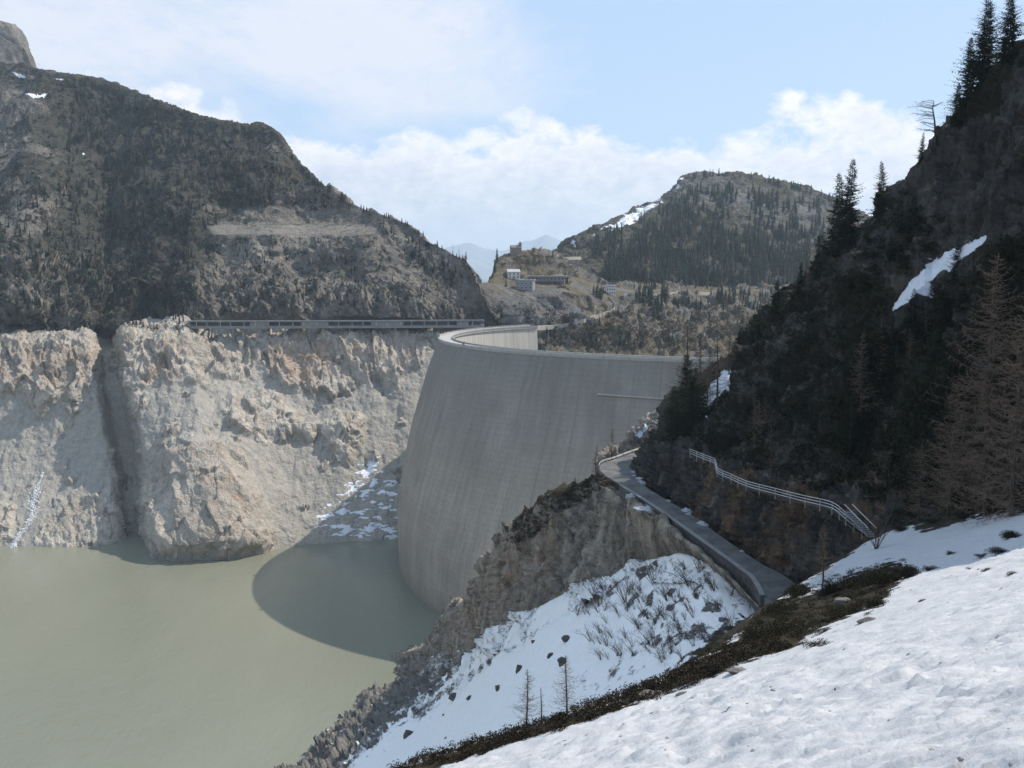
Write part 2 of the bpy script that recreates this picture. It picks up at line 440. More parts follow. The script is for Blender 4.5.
def far_mod(PX, PY, Dd, T):
    # gully running down to the lake between two buttresses
    gx = line([(300, 96), (335, 103), (380, 112), (430, 122), (480, 130), (560, 136)], PY[:, 0])[:, 0][:, None]
    Dd = Dd + 27 * np.exp(-np.abs((PX - gx) / 14) ** 4) * ss(300, 345, PY) 
    # the great central buttress stands proud, with an abrupt western wall
    bx = line([(300, 108), (335, 113), (380, 122), (430, 138), (480, 144), (560, 146)], PY[:, 0])[:, 0][:, None]
    right = line([(330, 200), (380, 230), (440, 260), (560, 285)], PY[:, 0])[:, 0][:, None]
    Dd = Dd - 22 * ss(0, 4.5, PX - bx) * (1 - ss(0, 110, PX - right + 70)) * ss(318, 345, PY)
    Dd = Dd - 12 * poly(PX, PY, R3, 9) - 6 * poly(PX, PY, R4, 6) - 8 * poly(PX, PY, R5, 6) - 6 * poly(PX, PY, R1, 6)
    # broad wooded hollow on the mountain above, and ribs
    cx = line([(60, 95), (130, 105), (200, 120), (330, 140)], PY[:, 0])[:, 0][:, None]
    up = ss(340, 300, PY) * ss(60, 110, PY)
    Dd = Dd + 62 * np.exp(-((PX - cx) / 48) ** 2) * up
    Dd = Dd - 34 * np.exp(-((PX - 20) / 34) ** 2) * up
    # level terrace with a rock wall behind it
    w = ss(196, 222, PX) * (1 - ss(362, 384, PX))
    yt = 222 + (PX - 290) * .012
    s_ = np.where(PY < yt, np.clip((PY - yt + 30) / 14, 0, 1), 1 - 2 * np.clip((PY - yt) / 13, 0, 1))
    s_ = np.where(PY > yt + 13, -1 + np.clip((PY - yt - 13) / 40, 0, 1), s_)
    Dd = Dd + 21 * w * s_
    return Dd
def far_disp(V, PX, PY, T):
    j = 9 * fbm(V / 16, 4, 3)
    rk = ringrock(PX, PY, j); rk = np.maximum(rk, .8 * np.clip((fbm(V / np.array([26, 26, 34]), 4, 13) - .32) * 5, 0, 1) * ss(262, 300, np.abs(PX - 40) + 262))
    above = ss(5.9, 6.4, T)
    ring = (1 - above)
    terr = poly(PX, PY, [(205, 224), (382, 224), (378, 236), (200, 238)], 3)
    bench_ = poly(PX, PY, [(190, 200), (395, 202), (390, 242), (190, 246)], 14)
    amp = np.interp(PX, [-170, 90], [1, 1]) * (1 - .62 * poly(PX, PY, R3, 14)) * (1 - .35 * poly(PX, PY, R4, 12)) * (1 - .5 * np.maximum(poly(PX, PY, R6, 12), poly(PX, PY, R7, 12)))
    c_, s_ = math.cos(.5), math.sin(.5)
    dg = np.stack([V[..., 0] * c_ + V[..., 2] * s_, V[..., 1], -V[..., 0] * s_ + V[..., 2] * c_], -1)
    o = ring * rk * amp * (5.2 * rocky(V, 20, 11, (1.2, .8, .5)) + 2.5 * fbm(V / 26, 3, 5)) + ring * (.35 + .65 * rk) * 2.6 * (ridged(dg / np.array([26, 60, 95]), 4, 14) - .5)
    o = o + ring * (1 - rk) * .55 * rocky(V, 9, 15, (1, .8, .7))
    o = o + ring * (1 - rk) * (1.1 * fbm(V / np.array([9, 60, 60]), 3, 8) + 1.2 * fbm(V / 30, 3, 10) + .5 * fbm(V / 9, 2, 9) + 1.5 * np.clip(vnoise(V / 6.0, 12) - .45, 0, 1))
    cl = ss(6.1, 6.6, T) * (1 - ss(8.4, 9.4, T))
    o = o + above * (1 - terr) * ((13 * fbm(V / 150, 4, 21, .45) + 7 * (ridged(dg / np.array([60, 120, 200]), 4, 23) - .6)) * ss(14, 11.5, T) * .9 * (1 - .8 * bench_) + 2.6 * rocky(V, 30, 29, (1.1, .8, .5)) + 1.2 * rocky(V, 9, 30, (1, .8, .6)) + 1.6 * fbm(V / 40, 4, 22))
    o = o + cl * (1 - terr) * (5 * rocky(V, 20, 31, (1.3, 1.3, .28)) + 4 * ridged(V / np.array([16, 16, 90]), 3, 32))
    return o * ss(0, 1, T + .2)
def far_mask(V, PX, PY, T):
    j = 9 * fbm(V / 16, 4, 3); above = ss(5.7, 6.1, T + .12 * fbm(V / 10, 3, 77))
    rk = ringrock(PX, PY, j); rk = np.maximum(rk, .8 * np.clip((fbm(V / np.array([26, 26, 34]), 4, 13) - .32) * 5, 0, 1))
    sc = (1 - rk) * (1 - above)
    far_mask.pale = 1 - above
    terr = poly(PX, PY, [(205, 223), (382, 224), (376, 235), (215, 236)], 2)
    veg = np.full(PX.shape, .60)
    veg = veg + .38 * fbm(V / np.array([70, 110, 45]), 4, 47)
    dark = poly(PX, PY, [(60, 85), (130, 100), (200, 130), (260, 170), (240, 215), (190, 240), (205, 330), (90, 335), (75, 200)], 26)
    veg = veg + .32 * dark + .22 * ss(200, 110, PY) * ss(110, 200, PX) - .34 * ss(170, 230, PX) * ss(200, 275, PY) - .16 * ss(250, 330, PX) - .12 * ss(70, 20, PX)
    veg = veg - .25 * poly(PX, PY, [(200, 206), (372, 208), (372, 222), (205, 222)], 3)
    N = normals(V); steep = 1 - np.abs(N[..., 2])
    veg = (veg - .35 * ss(.55, .9, steep) + .05) * above * (1 - .9 * terr)
    snow = np.zeros_like(PX)
    for q in ([(285, 552), (316, 520), (346, 490), (368, 462), (384, 460), (378, 486), (398, 476), (402, 546)],):
        n = fbm(V / np.array([13, 24, 3.6]), 5, 41, .65)
        snow = np.maximum(snow, poly(PX, PY, q, 8, 9 * n) * np.clip(.26 + 1.2 * n + .5 * fbm(V / np.array([4, 8, 1.0]), 3, 45) + .5 * fbm(V / np.array([10, 20, 1.7]), 3, 44) + .25 * ss(14, 2, np.abs(PY - (548 - .86 * (PX - 275)) )) - .7 * ss(534, 546, PY), 0, 1))
    for q in ([(26, 95), (47, 93), (44, 97), (30, 98)], [(55, 81), (66, 81), (64, 84)], [(12, 73), (24, 75), (20, 78)], [(82, 155), (84, 155), (84, 159)]):
        snow = np.maximum(snow, poly(PX, PY, q, 1.2, 1.2 * fbm(V / 5, 2, 42)))
    veg = np.where(terr > .4, .45 + 0 * veg, veg); sc = np.maximum(sc, terr * .5)
    return np.stack([snow, veg, sc], -1)
def far_stain(V, PX, PY, T):
    r = ss(5.95, 5.7, T)
    return r * (.48 * poly(PX, PY, [(255, 345), (300, 338), (325, 352), (320, 395), (290, 392), (270, 375)], 14) + .34 * poly(PX, PY, [(300, 335), (440, 335), (430, 365), (330, 380)], 12)
                + .4 * poly(PX, PY, [(118, 335), (200, 335), (190, 375), (150, 420), (140, 380)], 16) + .25 * poly(PX, PY, R3, 14) + .34 * poly(PX, PY, R1, 12))
far, Vfar = patch('mountain', rows, -170, 500, 760, [10, 60, 66, 62, 66, 14, 18, 26, 44, 56, 60, 36, 26, 10, 6], M['far'], far_mod, far_disp, far_mask, far_stain)

# ---- bare peak behind the mountain, at the far left
pk = [(-240, -40, 2300), (-120, -30, 2250), (-60, -8, 2200), (-20, 12, 2200), (0, 21, 2200), (9, 25, 2200), (17, 32, 2200), (24, 43, 2200), (31, 56, 2200), (37, 70, 2190), (60, 90, 2150), (110, 130, 2100)]
rows = [('pyd', [(x, y + 220, d - 380) for x, y, d in pk]), ('pyd', [(x, y + 60, d - 130) for x, y, d in pk]), ('pyd', pk), ('pyd', [(x, y + 90, d + 300) for x, y, d in pk])]
patch('peak', rows, -240, 110, 180, [30, 60, 20], M['far'], None,
      lambda V, PX, PY, T: 9 * rocky(V, 70, 61, (1, 1, .4)) + 7 * fbm(V / 60, 5, 62), lambda V, PX, PY, T: np.stack([0 * PX, .3 + 0 * PX, 0 * PX], -1))

# ---- wooded hill beyond the dam
hr = [(500, 262, 1500), (540, 262, 1550), (556, 251, 1600), (566, 243, 1620), (580, 237, 1640), (600, 227, 1680), (625, 215, 1740), (650, 203, 1800), (664, 198, 1830), (676, 186, 1860), (686, 178, 1880),
      (698, 175, 1890), (714, 173, 1900), (735, 173, 1900), (760, 178, 1900), (790, 185, 1880), (812, 190, 1860), (830, 198, 1850), (860, 214, 1820), (900, 234, 1800), (960, 262, 1780)]
hb = [(500, 300, 1190), (540, 296, 1190), (600, 297, 1190), (650, 300, 1180), (720, 305, 1190), (800, 318, 1180), (960, 340, 1160)]
_x = np.linspace(500, 960, 93); _b = line(hb, _x); _r = line(hr, _x)
rows = [('dz', [(500, 1040, -60), (960, 1010, -120)]), ('pyd', hb), frac(.25, .14), frac(.5, .34), frac(.75, .62), frac(.92, .88), ('pyd', hr), ('pyd', [(x, y + 40, d + 200) for x, y, d in hr]), ('dz', [(500, 2300, -80), (960, 2500, -80)])]
def wood_mask(V, PX, PY, T):
    n = fbm(V / 90, 4, 71)
    veg = .58 + .18 * n + .22 * poly(PX, PY, [(600, 262), (700, 225), (790, 235), (815, 290), (600, 285)], 30) - .2 * poly(PX, PY, [(740, 200), (830, 205), (830, 240), (770, 235)], 20) \
        - .18 * poly(PX, PY, [(675, 185), (740, 182), (760, 215), (680, 215)], 14)
    snow = 0 * PX
    for q in ([(588, 240), (612, 224), (640, 208), (662, 198), (668, 203), (640, 221), (622, 234), (606, 232), (596, 241)], [(571, 247), (578, 243), (576, 249)], [(668, 192), (684, 181), (680, 189)], [(758, 210), (764, 207), (766, 213)]):
        snow = np.maximum(snow, .66 * poly(PX, PY, q, 2.4, 3.4 * fbm(V / np.array([30, 60, 12]), 3, 72)))
    return np.stack([snow, veg, .25 * ss(.5, 1.2, T) * ss(1.9, 1.4, T)], -1)
patch('wooded_hill', rows, 500, 960, 430, [12, 50, 56, 56, 44, 24, 16, 4], M['wood'], None,
      lambda V, PX, PY, T: (7 * fbm(V / 80, 5, 73) + 5 * rocky(V, 60, 74, (1, .8, .6))) * (1 - .6 * np.exp(-((T - 6) / .5) ** 2)) + 3.0 * rocky(V, 17, 75) + 5 * (ridged(V / 50, 3, 76) - .5), wood_mask)

# ---- knoll with the hamlet, and the slope behind the dam
rows = [('pyd', [(425, 352, 912), (520, 356, 900), (530, 362, 850), (600, 385, 770), (700, 420, 740), (840, 440, 740)]),
        ('pyd', [(425, 337, 912), (518, 336, 900), (531, 336, 868), (560, 343, 858), (600, 348, 850), (700, 352, 850), (840, 356, 880)]),
        ('pyd', [(425, 326, 916), (470, 325, 905), (518, 324, 900), (560, 322, 888), (580, 319, 890), (610, 316, 910), (700, 320, 930), (840, 324, 960)]),
        ('pyd', [(425, 322, 920), (455, 316, 918), (470, 307, 915), (500, 303, 915), (530, 305, 918), (560, 308, 930), (600, 306, 970), (650, 303, 1010), (720, 303, 1050), (840, 304, 1100)]),
        ('pyd', [(425, 321, 924), (455, 315, 922), (468, 295, 925), (490, 288, 935), (520, 291, 950), (560, 291, 960), (580, 294, 980), (610, 296, 1010), (650, 294, 1060), (720, 293, 1120), (840, 294, 1150)]),
        ('pyd', [(425, 320, 927), (456, 314, 930), (470, 291, 940), (490, 284, 960), (510, 281, 990), (560, 279, 1010), (600, 286, 1050), (650, 290, 1110), (720, 290, 1150), (840, 291, 1190)]),
        ('pyd', [(425, 319, 930), (458, 313, 940), (466, 296, 955), (474, 287, 965), (488, 282, 985), (493, 270, 1015), (498, 259, 1035), (506, 254, 1042), (530, 252, 1050), (552, 254, 1060), (566, 260, 1075), (582, 270, 1085), (600, 282, 1120), (650, 287, 1160), (720, 288, 1195), (840, 289, 1230)]),
        ('pyd', [(425, 330, 1000), (490, 300, 1060), (530, 275, 1150), (600, 292, 1180), (840, 300, 1280)]),
        ('dz', [(425, 1150, -100), (840, 1300, -120)])]
def knoll_mask(V, PX, PY, T):
    n = fbm(V / 30, 4, 81); N = normals(V)
    veg = .56 + .34 * n - .75 * ss(.45, .85, 1 - np.abs(N[..., 2])) - .4 * poly(PX, PY, [(440, 292), (560, 292), (575, 322), (440, 325)], 8)
    return np.stack([0 * PX, veg, .3 * poly(PX, PY, [(620, 302), (720, 298), (760, 330), (700, 345), (650, 320)], 16)], -1)
patch('knoll', rows, 425, 840, 460, [20, 44, 44, 44, 26, 44, 12, 8], M['knoll'], None,
      lambda V, PX, PY, T: (5.0 * fbm(V / 40, 5, 82) + 5.5 * rocky(V, 26, 83, (1, .8, .5)) + 1.0 * rocky(V, 6, 84)) * (1 - .8 * ss(3.4, 4.0, T) * ss(5.7, 5.1, T)) * (.35 + .65 * ss(520, 548, PX)) , knoll_mask)

# ---- hazy ranges far off, seen through the gap
m_d = plain('far_range_rock', (.2, .21, .22), var=.3, scale=.002)
for k, (dd, pts) in enumerate(((24000, [(300, 262), (420, 256), (455, 246), (470, 243), (486, 248), (505, 251), (520, 243), (534, 240), (546, 234), (556, 238), (566, 243), (600, 252), (640, 246), (700, 258), (900, 262)]),
                               (19000, [(300, 265), (440, 262), (462, 255), (480, 262), (500, 268), (540, 262), (580, 258), (620, 264), (900, 268)]))):
    rr = [(x, y, dd) for x, y in pts]
    rows = [('dz', [(300, dd - 1800, -180), (900, dd - 1800, -180)]), ('pyd', rr), ('dz', [(300, dd + 2500, -180), (900, dd + 2500, -180)])]
    patch('distant_mountains', rows, 300, 900, 300, [30, 10], m_d, None, lambda V, PX, PY, T: 50 * fbm(V / 900, 5, 91 + k) * ss(0, .5, T))

# ================================================================== near right-hand mountain
SX = lambda Y: np.interp(Y, [60, 80, 90, 100, 115, 130, 150, 166, 180, 207, 223, 230, 237, 244, 251, 257, 262, 270, 285, 305], [40, 41, 42.5, 44.5, 48, 49, 47.5, 45.8, 41.6, 38.3, 35.2, 33.4, 32, 31.8, 32.2, 33.4, 35.5, 42, 54, 72])
top = np.array([at(px, py, d) for px, py, d in ((1400, -260, 90), (1260, -140, 118), (1120, -34, 145), (1060, 22, 158), (1024, 52, 168), (1004, 64, 174), (985, 77, 180), (972, 100, 186), (960, 122, 192), (940, 147, 202),
               (918, 170, 212), (900, 184, 220), (878, 218, 232), (860, 237, 242), (845, 250, 250), (830, 259, 257), (808, 276, 264), (790, 293, 270), (765, 309, 277), (752, 328, 281), (742, 346, 284), (735, 362, 287), (718, 366, 290), (700, 378, 293), (684, 404, 297))])
Ys = np.concatenate([np.linspace(70, 150, 150, endpoint=False), np.linspace(150, 303, 330)])
nu = len(Ys)
TX = line(top[:, [1, 0, 2]], Ys)      # X, Z of the skyline at each Y
bx = SX(Ys); k3 = np.ones(9) / 9
bx = np.convolve(np.pad(bx, 4, 'edge'), k3, 'valid')
bz = np.interp(Ys, [70, 100, 112, 128, 150, 305], [23, 23, 14, 4, -1.5, -1.5])
mz = np.interp(Ys, [70, 100, 135, 150, 195, 215, 235, 246, 256, 264, 272, 285, 305], [30, 30, 17, 16, 10, 9.5, 9.5, 12, 15.5, 17, 16, 10, 2])
mz = np.minimum(mz, TX[:, 1] - 1.5); 
mx = bx + np.interp(Ys, [70, 110, 150, 230, 248, 262, 285, 305], [4, 4, 3.6, 3.6, 5.5, 6.5, 5, 2])
mx = np.minimum(mx, TX[:, 0] - 1.)
base = np.stack([bx, Ys, bz], -1); mid = np.stack([mx, Ys, mz], -1); tp = np.stack([TX[:, 0], Ys, TX[:, 1]], -1)
ledge = mid + np.array([2.2, 0, .7])
def lerp(a, b_, f, bow=0): 
    v = a + (b_ - a) * f; v[:, 0] += bow * np.interp(Ys, [70, 250, 295], [1, 1, .1]); return v
R = np.array([base - [1.5, 0, 14], base, lerp(base, mid, .5), mid, ledge, lerp(ledge, tp, .33, 3.0), lerp(ledge, tp, .66, 2.0), lerp(ledge, tp, .9, -1), tp, tp + np.array([14, 4, 2.0]), tp + np.array([60, 25, -6]), tp + np.array([150, 60, -90])])
t = np.concatenate([np.linspace(i, i + 1, n, endpoint=False) for i, n in enumerate([10, 34, 34, 10, 70, 70, 50, 26, 16, 12, 8])] + [[11]])
V = pchip(np.arange(12), R, t); T = np.broadcast_to(t[:, None], V.shape[:2])
N = normals(V); N = np.where((N[..., :1] > 0), -N, N)
low = ss(4.6, 3.6, T)
dsp = low * (2.8 * rocky(V, 8.5, 101, (1, 1, .26), .12) + 1.3 * rocky(V, 3.2, 102, (1, 1, .42)) + .5 * fbm(V / 2.5, 3, 103)) \
    + (1 - low) * (3.2 * fbm(V / 22, 4, 104) + 4.6 * rocky(V, 17, 105, (1, .9, .38), .2) + 1.1 * rocky(V, 4, 106, (1, 1, .6)) + .5 * fbm(V / 2, 3, 107))
px0, py0 = 512 + F * V[..., 0] / (V[..., 1] * CP - (V[..., 2] - 50) * SP), py_of(V[..., 1], V[..., 2])
keep = np.maximum(poly(px0, py0, [(880, 325), (895, 285), (950, 238), (995, 228), (992, 256), (940, 285), (912, 318)], 10), poly(px0, py0, [(692, 424), (696, 395), (724, 364), (738, 366), (730, 395), (710, 424)], 8))
dsp = dsp * (1 - .85 * keep) * (1 - .55 * np.exp(-((T - 8) / 1.2) ** 2))
dsp = dsp * ss(0, 1.1, T) * np.interp(Ys, [70, 90, 250, 300], [.6, 1, 1, .5])
V = V + N * dsp[..., None]
px_, py_ = 512 + F * V[..., 0] / (V[..., 1] * CP - (V[..., 2] - 50) * SP), py_of(V[..., 1], V[..., 2])
n = fbm(V / 12, 4, 108)
rockout = np.maximum.reduce([poly(px_, py_, q, 12) for q in ([(930, 150), (1060, 60), (1060, 200), (1000, 240), (960, 225), (940, 190)], [(870, 215), (930, 150), (960, 240), (900, 290), (862, 262)], [(840, 240), (880, 215), (872, 262), (842, 272)])])
veg = np.clip(ss(3.4, 4.4, T) * (.62 + .65 * n) - .8 * rockout, 0, 1.4)
snow = 0 * n
for q in ([(891, 310), (903, 290), (925, 270), (948, 252), (960, 248), (985, 237), (984, 242), (956, 264), (938, 274), (920, 292), (910, 300)], [(699, 418), (700, 402), (712, 384), (722, 372), (731, 372), (727, 388), (714, 400), (706, 416)]):
    snow = np.maximum(snow, poly(px_, py_, q, 2.5, 3.5 * fbm(V / np.array([3, 3, 3]), 3, 109)))
snow = np.maximum(snow, .0)
stn = ss(4.3, 3.2, T) * ((.60 * np.exp(-((Ys - 208) / 5) ** 2) + .5 * np.exp(-((Ys - 190) / 6) ** 2) + .48 * np.exp(-((Ys - 170) / 9) ** 2) + .3 * np.exp(-((Ys - 140) / 12) ** 2))[None] + .22 * fbm(V / np.array([3, 3, 14]), 3, 110)) + .45 * ss(3, 4, T) * ss(5.2, 4.4, T) * ss(180, 150, Ys)[None]  # orange sunlit strips at the cliff foot, painted into the rock colour
cl = grid_mesh('cliff', V, M['cliff'], {'mask': np.stack([snow, veg, 0 * n], -1), 'stain_sun': stn[..., None]}); tag(cl, kind='structure')

# ---- pale outcrop beyond the bend of the road
rows = [('pyd', [(596, 500, 300), (700, 500, 300)]), ('pyd', [(596, 470, 302), (620, 466, 302), (650, 464, 302), (700, 460, 302)]), ('pyd', [(596, 462, 304), (612, 452, 305), (630, 438, 306), (640, 424, 308), (650, 417, 309), (664, 414, 310), (700, 400, 312)]),
        ('pyd', [(596, 464, 312), (630, 440, 316), (664, 416, 320), (700, 402, 322)]), ('dz', [(596, 340, -60), (700, 345, -40)])]
patch('outcrop', rows, 596, 700, 120, [14, 40, 14, 12], M['ring'], None, lambda V, PX, PY, T: 2.2 * rocky(V, 7, 111, (1, 1, .4)) + .8 * rocky(V, 2.4, 112),
      lambda V, PX, PY, T: np.stack([.6 * poly(PX, PY, [(630, 440), (648, 420), (664, 414), (700, 400), (690, 416), (655, 424), (640, 440)], 3, 3 * fbm(V / 3, 3, 113)), .1 + 0 * PX, 0 * PX], -1), lambda V, PX, PY, T: .3 + 0 * PX)

# ---- rocky spur below the road, running down into the lake
ro = [(22.0, 240), (20.8, 247)]
sr = [(380, 664, 520), (392, 655, 515), (410, 652, 500), (430, 646, 478), (437, 632, 450), (446, 618, 425), (458, 606, 400), (472, 598, 370), (482, 586, 345), (490, 570, 325), (498, 562, 318), (510, 536, 300), (522, 519, 291), (540, 505, 281), (556, 495, 272), (575, 487, 264), (594, 474, 258), (604, 477, 251), (620, 489, 239), (640, 503, 224), (664, 520, 211), (700, 546, 192), (730, 566, 178), (765, 602, 160)]
_rx = [604, 622, 661, 700, 739, 755, 766]; _ry = [474.5, 486, 511, 539, 567, 580, 602]
def road_d(x):
    y = float(np.interp(x, _rx, _ry)); a_ = (384 - y) / F; return -CAMZ / (-SP + a_ * CP) * (CP + a_ * SP)
sr = [q_ for q_ in sr if q_[0] < 600] + [(x, y, road_d(x) - 1.0) for x, y in ((606, 477.5), (622, 488), (640, 500), (661, 515), (680, 532), (700, 551), (730, 577), (755, 602), (765, 613))]
sb = [(380, 700, 470), (392, 706, 462), (410, 704, 446), (430, 694, 425), (446, 682, 402), (458, 672, 382), (472, 662, 356), (482, 652, 334), (490, 643, 305), (510, 628, 285), (540, 612, 261), (575, 594, 239), (604, 581, 225), (640, 566, 216), (664, 559, 202), (680, 557, 193), (700, 560, 185), (730, 584, 171), (755, 608, 160), (765, 620, 156)]
rows = [('dz', [(380, 640, -175), (430, 600, -175), (482, 460, -165), (522, 400, -120), (556, 380, -90), (594, 340, -60), (640, 280, -40), (765, 200, -10)]),
        ('pyd', [(x, y + 2, d + (.06 * d - 9.5) * (x < 604)) for x, y, d in sr]), ('pyd', sr), ('pyd', [(x, .8 * y + .2 * np.interp(x, [q[0] for q in sb], [q[1] for q in sb]) , d - 3 - 2.0 * (x > 600)) for x, y, d in sr]),
        ('pyd', [(x, .1 * np.interp(x, [q[0] for q in sr], [q[1] for q in sr]) + .9 * y, d + 1) for x, y, d in sb]), ('pyd', sb), ('pyd', [(x, y + 26, d - 12) for x, y, d in sb])]
def spur_disp(V, PX, PY, T):
    a = np.interp(PX, [380, 430, 500, 600, 640, 700, 765], [1.7, 2.0, 2.6, 2.2, 1.4, .3, .2]) * (1 - .6 * np.exp(-((T - 2) / .4) ** 2))
    road = ss(596, 612, PX)
    return a * (.9 * rocky(V, 9, 121, (1.2, .45, .26), .12) + .4 * rocky(V, 3, 122, (1, .6, .35), .12) + .15 * fbm(V / 2, 3, 123) + 1.5 * (ridged((V + 2.5 * vnoise(V / 15, 127)[..., None]) / np.array([9, 24, 70]), 3, 125) - .5)) * (1 - .93 * road * ss(2.6, 2.1, T)) - 1.2 * road * ss(2.5, 2.1, T) * 0
def spur_mask(V, PX, PY, T):
    n = fbm(V / 5, 4, 124)
    veg = .75 * ss(2.75, 2.2, T) * ss(500, 530, PX) + .16 + .25 * n * ss(640, 560, PX)
    snow = .62 * ss(4.3, 5, T) + .5 * poly(PX, PY, [(385, 700), (420, 668), (470, 640), (480, 665), (430, 700), (390, 720)], 6, 6 * n)
    return np.stack([snow * ss(.2, .6, T), veg, .25 * ss(470, 420, PX)], -1)
patch('spur', rows, 380, 765, 480, [20, 14, 30, 90, 16, 10], M['spur'], None, spur_disp, spur_mask, lambda V, PX, PY, T: .36 * poly(PX, PY, [(440, 640), (520, 520), (600, 500), (560, 590), (480, 640)], 20) + 0 * PX)

# ---- snow-filled gully between the spur and the near slope, down to the lake
g0 = [(150, 800, 400), (230, 782, 405), (270, 770, 410), (300, 757, 416), (320, 742, 425), (336, 727, 438), (350, 712, 455), (364, 698, 470), (384, 690, 476), (400, 684, 470), (430, 680, 432), (458, 664, 384), (490, 638, 308), (540, 606, 263), (590, 582, 233.5), (640, 562, 218), (664, 555, 203), (680, 553, 194.5), (700, 556, 186), (730, 581, 172), (748, 600, 163.5), (775, 616, 154)]
g1 = [(150, 860, 330), (270, 800, 350), (300, 790, 352), (340, 770, 355), (384, 730, 372), (430, 700, 368), (490, 660, 284), (540, 632, 241), (590, 610, 213), (640, 592, 196), (700, 580, 176), (748, 612, 158), (775, 630, 150)]
g2 = [(150, 960, 240), (270, 860, 262), (340, 830, 250), (384, 800, 240), (430, 775, 226), (490, 730, 205), (540, 700, 186), (590, 672, 174), (640, 650, 163), (700, 628, 152), (775, 650, 138)]
g3 = [(150, 1150, 160), (270, 1000, 178), (340, 950, 170), (430, 860, 155), (490, 810, 146), (540, 780, 138), (590, 748, 132), (640, 722, 126), (700, 698, 121), (775, 700, 118)]
g4 = [(150, 1400, 110), (270, 1250, 118), (430, 980, 112), (540, 880, 106), (640, 800, 100), (775, 750, 98)]
rows = [('dz', [(150, 440, -190), (270, 445, -185), (336, 470, -185), (384, 520, -185), (430, 480, -160), (490, 340, -80), (640, 240, -20), (775, 165, -6)]), ('pyd', g0), ('pyd', g1), ('pyd', g2), ('pyd', g3), ('pyd', g4)]
def gul_rock(V, PX, PY):
    n = fbm(V / np.array([9, 9, 5]), 4, 131)
    r = poly(PX, PY, [(240, 790), (300, 752), (336, 722), (364, 690), (400, 676), (452, 664), (474, 656), (440, 688), (404, 712), (378, 742), (352, 758), (330, 790)], 8, 9 * n)
    r2 = .5 * poly(PX, PY, [(400, 712), (450, 680), (520, 634), (590, 590), (640, 560), (690, 555), (640, 580), (590, 610), (520, 650), (450, 700), (420, 728)], 6, 8 * n - 5)
    return np.maximum(r, r2), n
def gul_disp(V, PX, PY, T):
    r, n = gul_rock(V, PX, PY)
    sc = np.interp(PX, [270, 400, 500, 700], [1.5, 1.5, .9, .5])
    return (r * sc * (2.2 * rocky(V, 8, 132, (1, 1, .5)) + .8 * rocky(V, 2.6, 133) + .6) + .5 * fbm(V / 14, 3, 134) + .16 * fbm(V / 2.2, 3, 135)) * ss(0, .8, T)
def gul_mask(V, PX, PY, T):
    r, n = gul_rock(V, PX, PY)
    st = fbm(V / np.array([2.2, 2.2, 1.2]), 4, 136)
    # bare heath shows in streaks under the road
    bare = .55 * poly(PX, PY, [(600, 600), (650, 570), (700, 556), (748, 592), (752, 625), (680, 660), (600, 690), (560, 690), (640, 640)], 20, 14 * st) * ss(.05, .5, fbm(V / np.array([3.5, 9, 3]), 3, 137) + .18)
    bare = np.maximum(bare, poly(PX, PY, [(690, 655), (716, 632), (760, 606), (775, 640), (720, 668), (640, 702)], 7, 9 * st))
    snow = np.clip(1.0 - r * 1.05 - bare, 0, 1) * (.94 + .05 * st)
    snow = np.maximum(snow, .5 * ss(.1, .5, n) * r)
    return np.stack([snow, .85 * bare, r * .25], -1)
patch('snowy_gully', rows, 150, 775, 560, [16, 44, 80, 50, 16], M['mids'], None, gul_disp, gul_mask)

# ---- near snow slope the picture is taken from
def near_z(X, Y): return 48.3 + .33 * X - .42 * Y + .002 * np.maximum(0, Y - 50) ** 2
def near_hit(px, py):
    d = np.linspace(2, 130, 3000); P = at(px, py, d); s = P[:, 2] - near_z(P[:, 0], P[:, 1])
    i = np.argmax(s < 0) if (s < 0).any() else np.argmin(s)
    return P[i]
edge = np.array([near_hit(*q) for q in ((300, 850), (395, 770), (470, 744), (560, 716), (600, 703), (650, 688), (690, 668), (735, 640), (765, 612), (795, 590), (822, 572), (850, 557), (872, 542), (900, 530), (950, 518), (1000, 511))])
edge = np.concatenate([[[-60, 20, 0]], [[-22, 42, 0]], edge[1:], [[56, 90, 0]], [[75, 80, 0]]])
Yv = np.concatenate([np.linspace(-12, 2, 16, endpoint=False), 2 * (16 ** np.linspace(0, 1, 520, endpoint=False)), np.linspace(32, 128, 430)])
Xv = np.linspace(-1, 1, 760); Xv = 62 * (np.sign(Xv) * np.abs(Xv) ** 1.5 * .72 + .28 * Xv) + 4
X, Y = np.meshgrid(Xv, Yv)
def beyond(X, Y):
    d = np.full(X.shape, 1e9); 
    for (x0, y0, _), (x1, y1, _) in zip(edge[:-1], edge[1:]):
        dx, dy = x1 - x0, y1 - y0; t_ = np.clip(((X - x0) * dx + (Y - y0) * dy) / (dx * dx + dy * dy), 0, 1)
        d = np.minimum(d, np.hypot(X - x0 - t_ * dx, Y - y0 - t_ * dy))
    ye = np.interp(X, edge[:, 0], edge[:, 1])
    return np.where(Y > ye, d, -d)
bd = beyond(X, Y)
Z = near_z(X, Y)
b_ = np.maximum(bd, 0); Z = Z - .85 * (np.sqrt(b_ ** 2 + 9) - 3)
P = np.stack([X, Y, Z], -1)
lump = .6 * fbm(P / np.array([1.3, 1.9, 1.3]), 5, 141, .6); big = fbm(P / 9, 3, 142)
band = ss(-15, -3, bd + 3 * big)          # the lip is firmer, the middle is old avalanche snow, all lumps
ch = rocky(P, 1.1, 143, (1, .8, 1)) 
Z = Z + .30 * big + (.08 * lump + .075 * np.maximum(ch, -.2) + .055 * fbm(P / .42, 4, 144, .65)) * (1 - .6 * band) * ss(-12, 1, Y) + .05 * lump
P = np.stack([X, Y, Z], -1)
st = fbm(P / np.array([1.5, 1.5, 1.5]), 4, 145)
bare = ss(-4.2, -.5, bd + 2.2 * st + 2.5 * big)
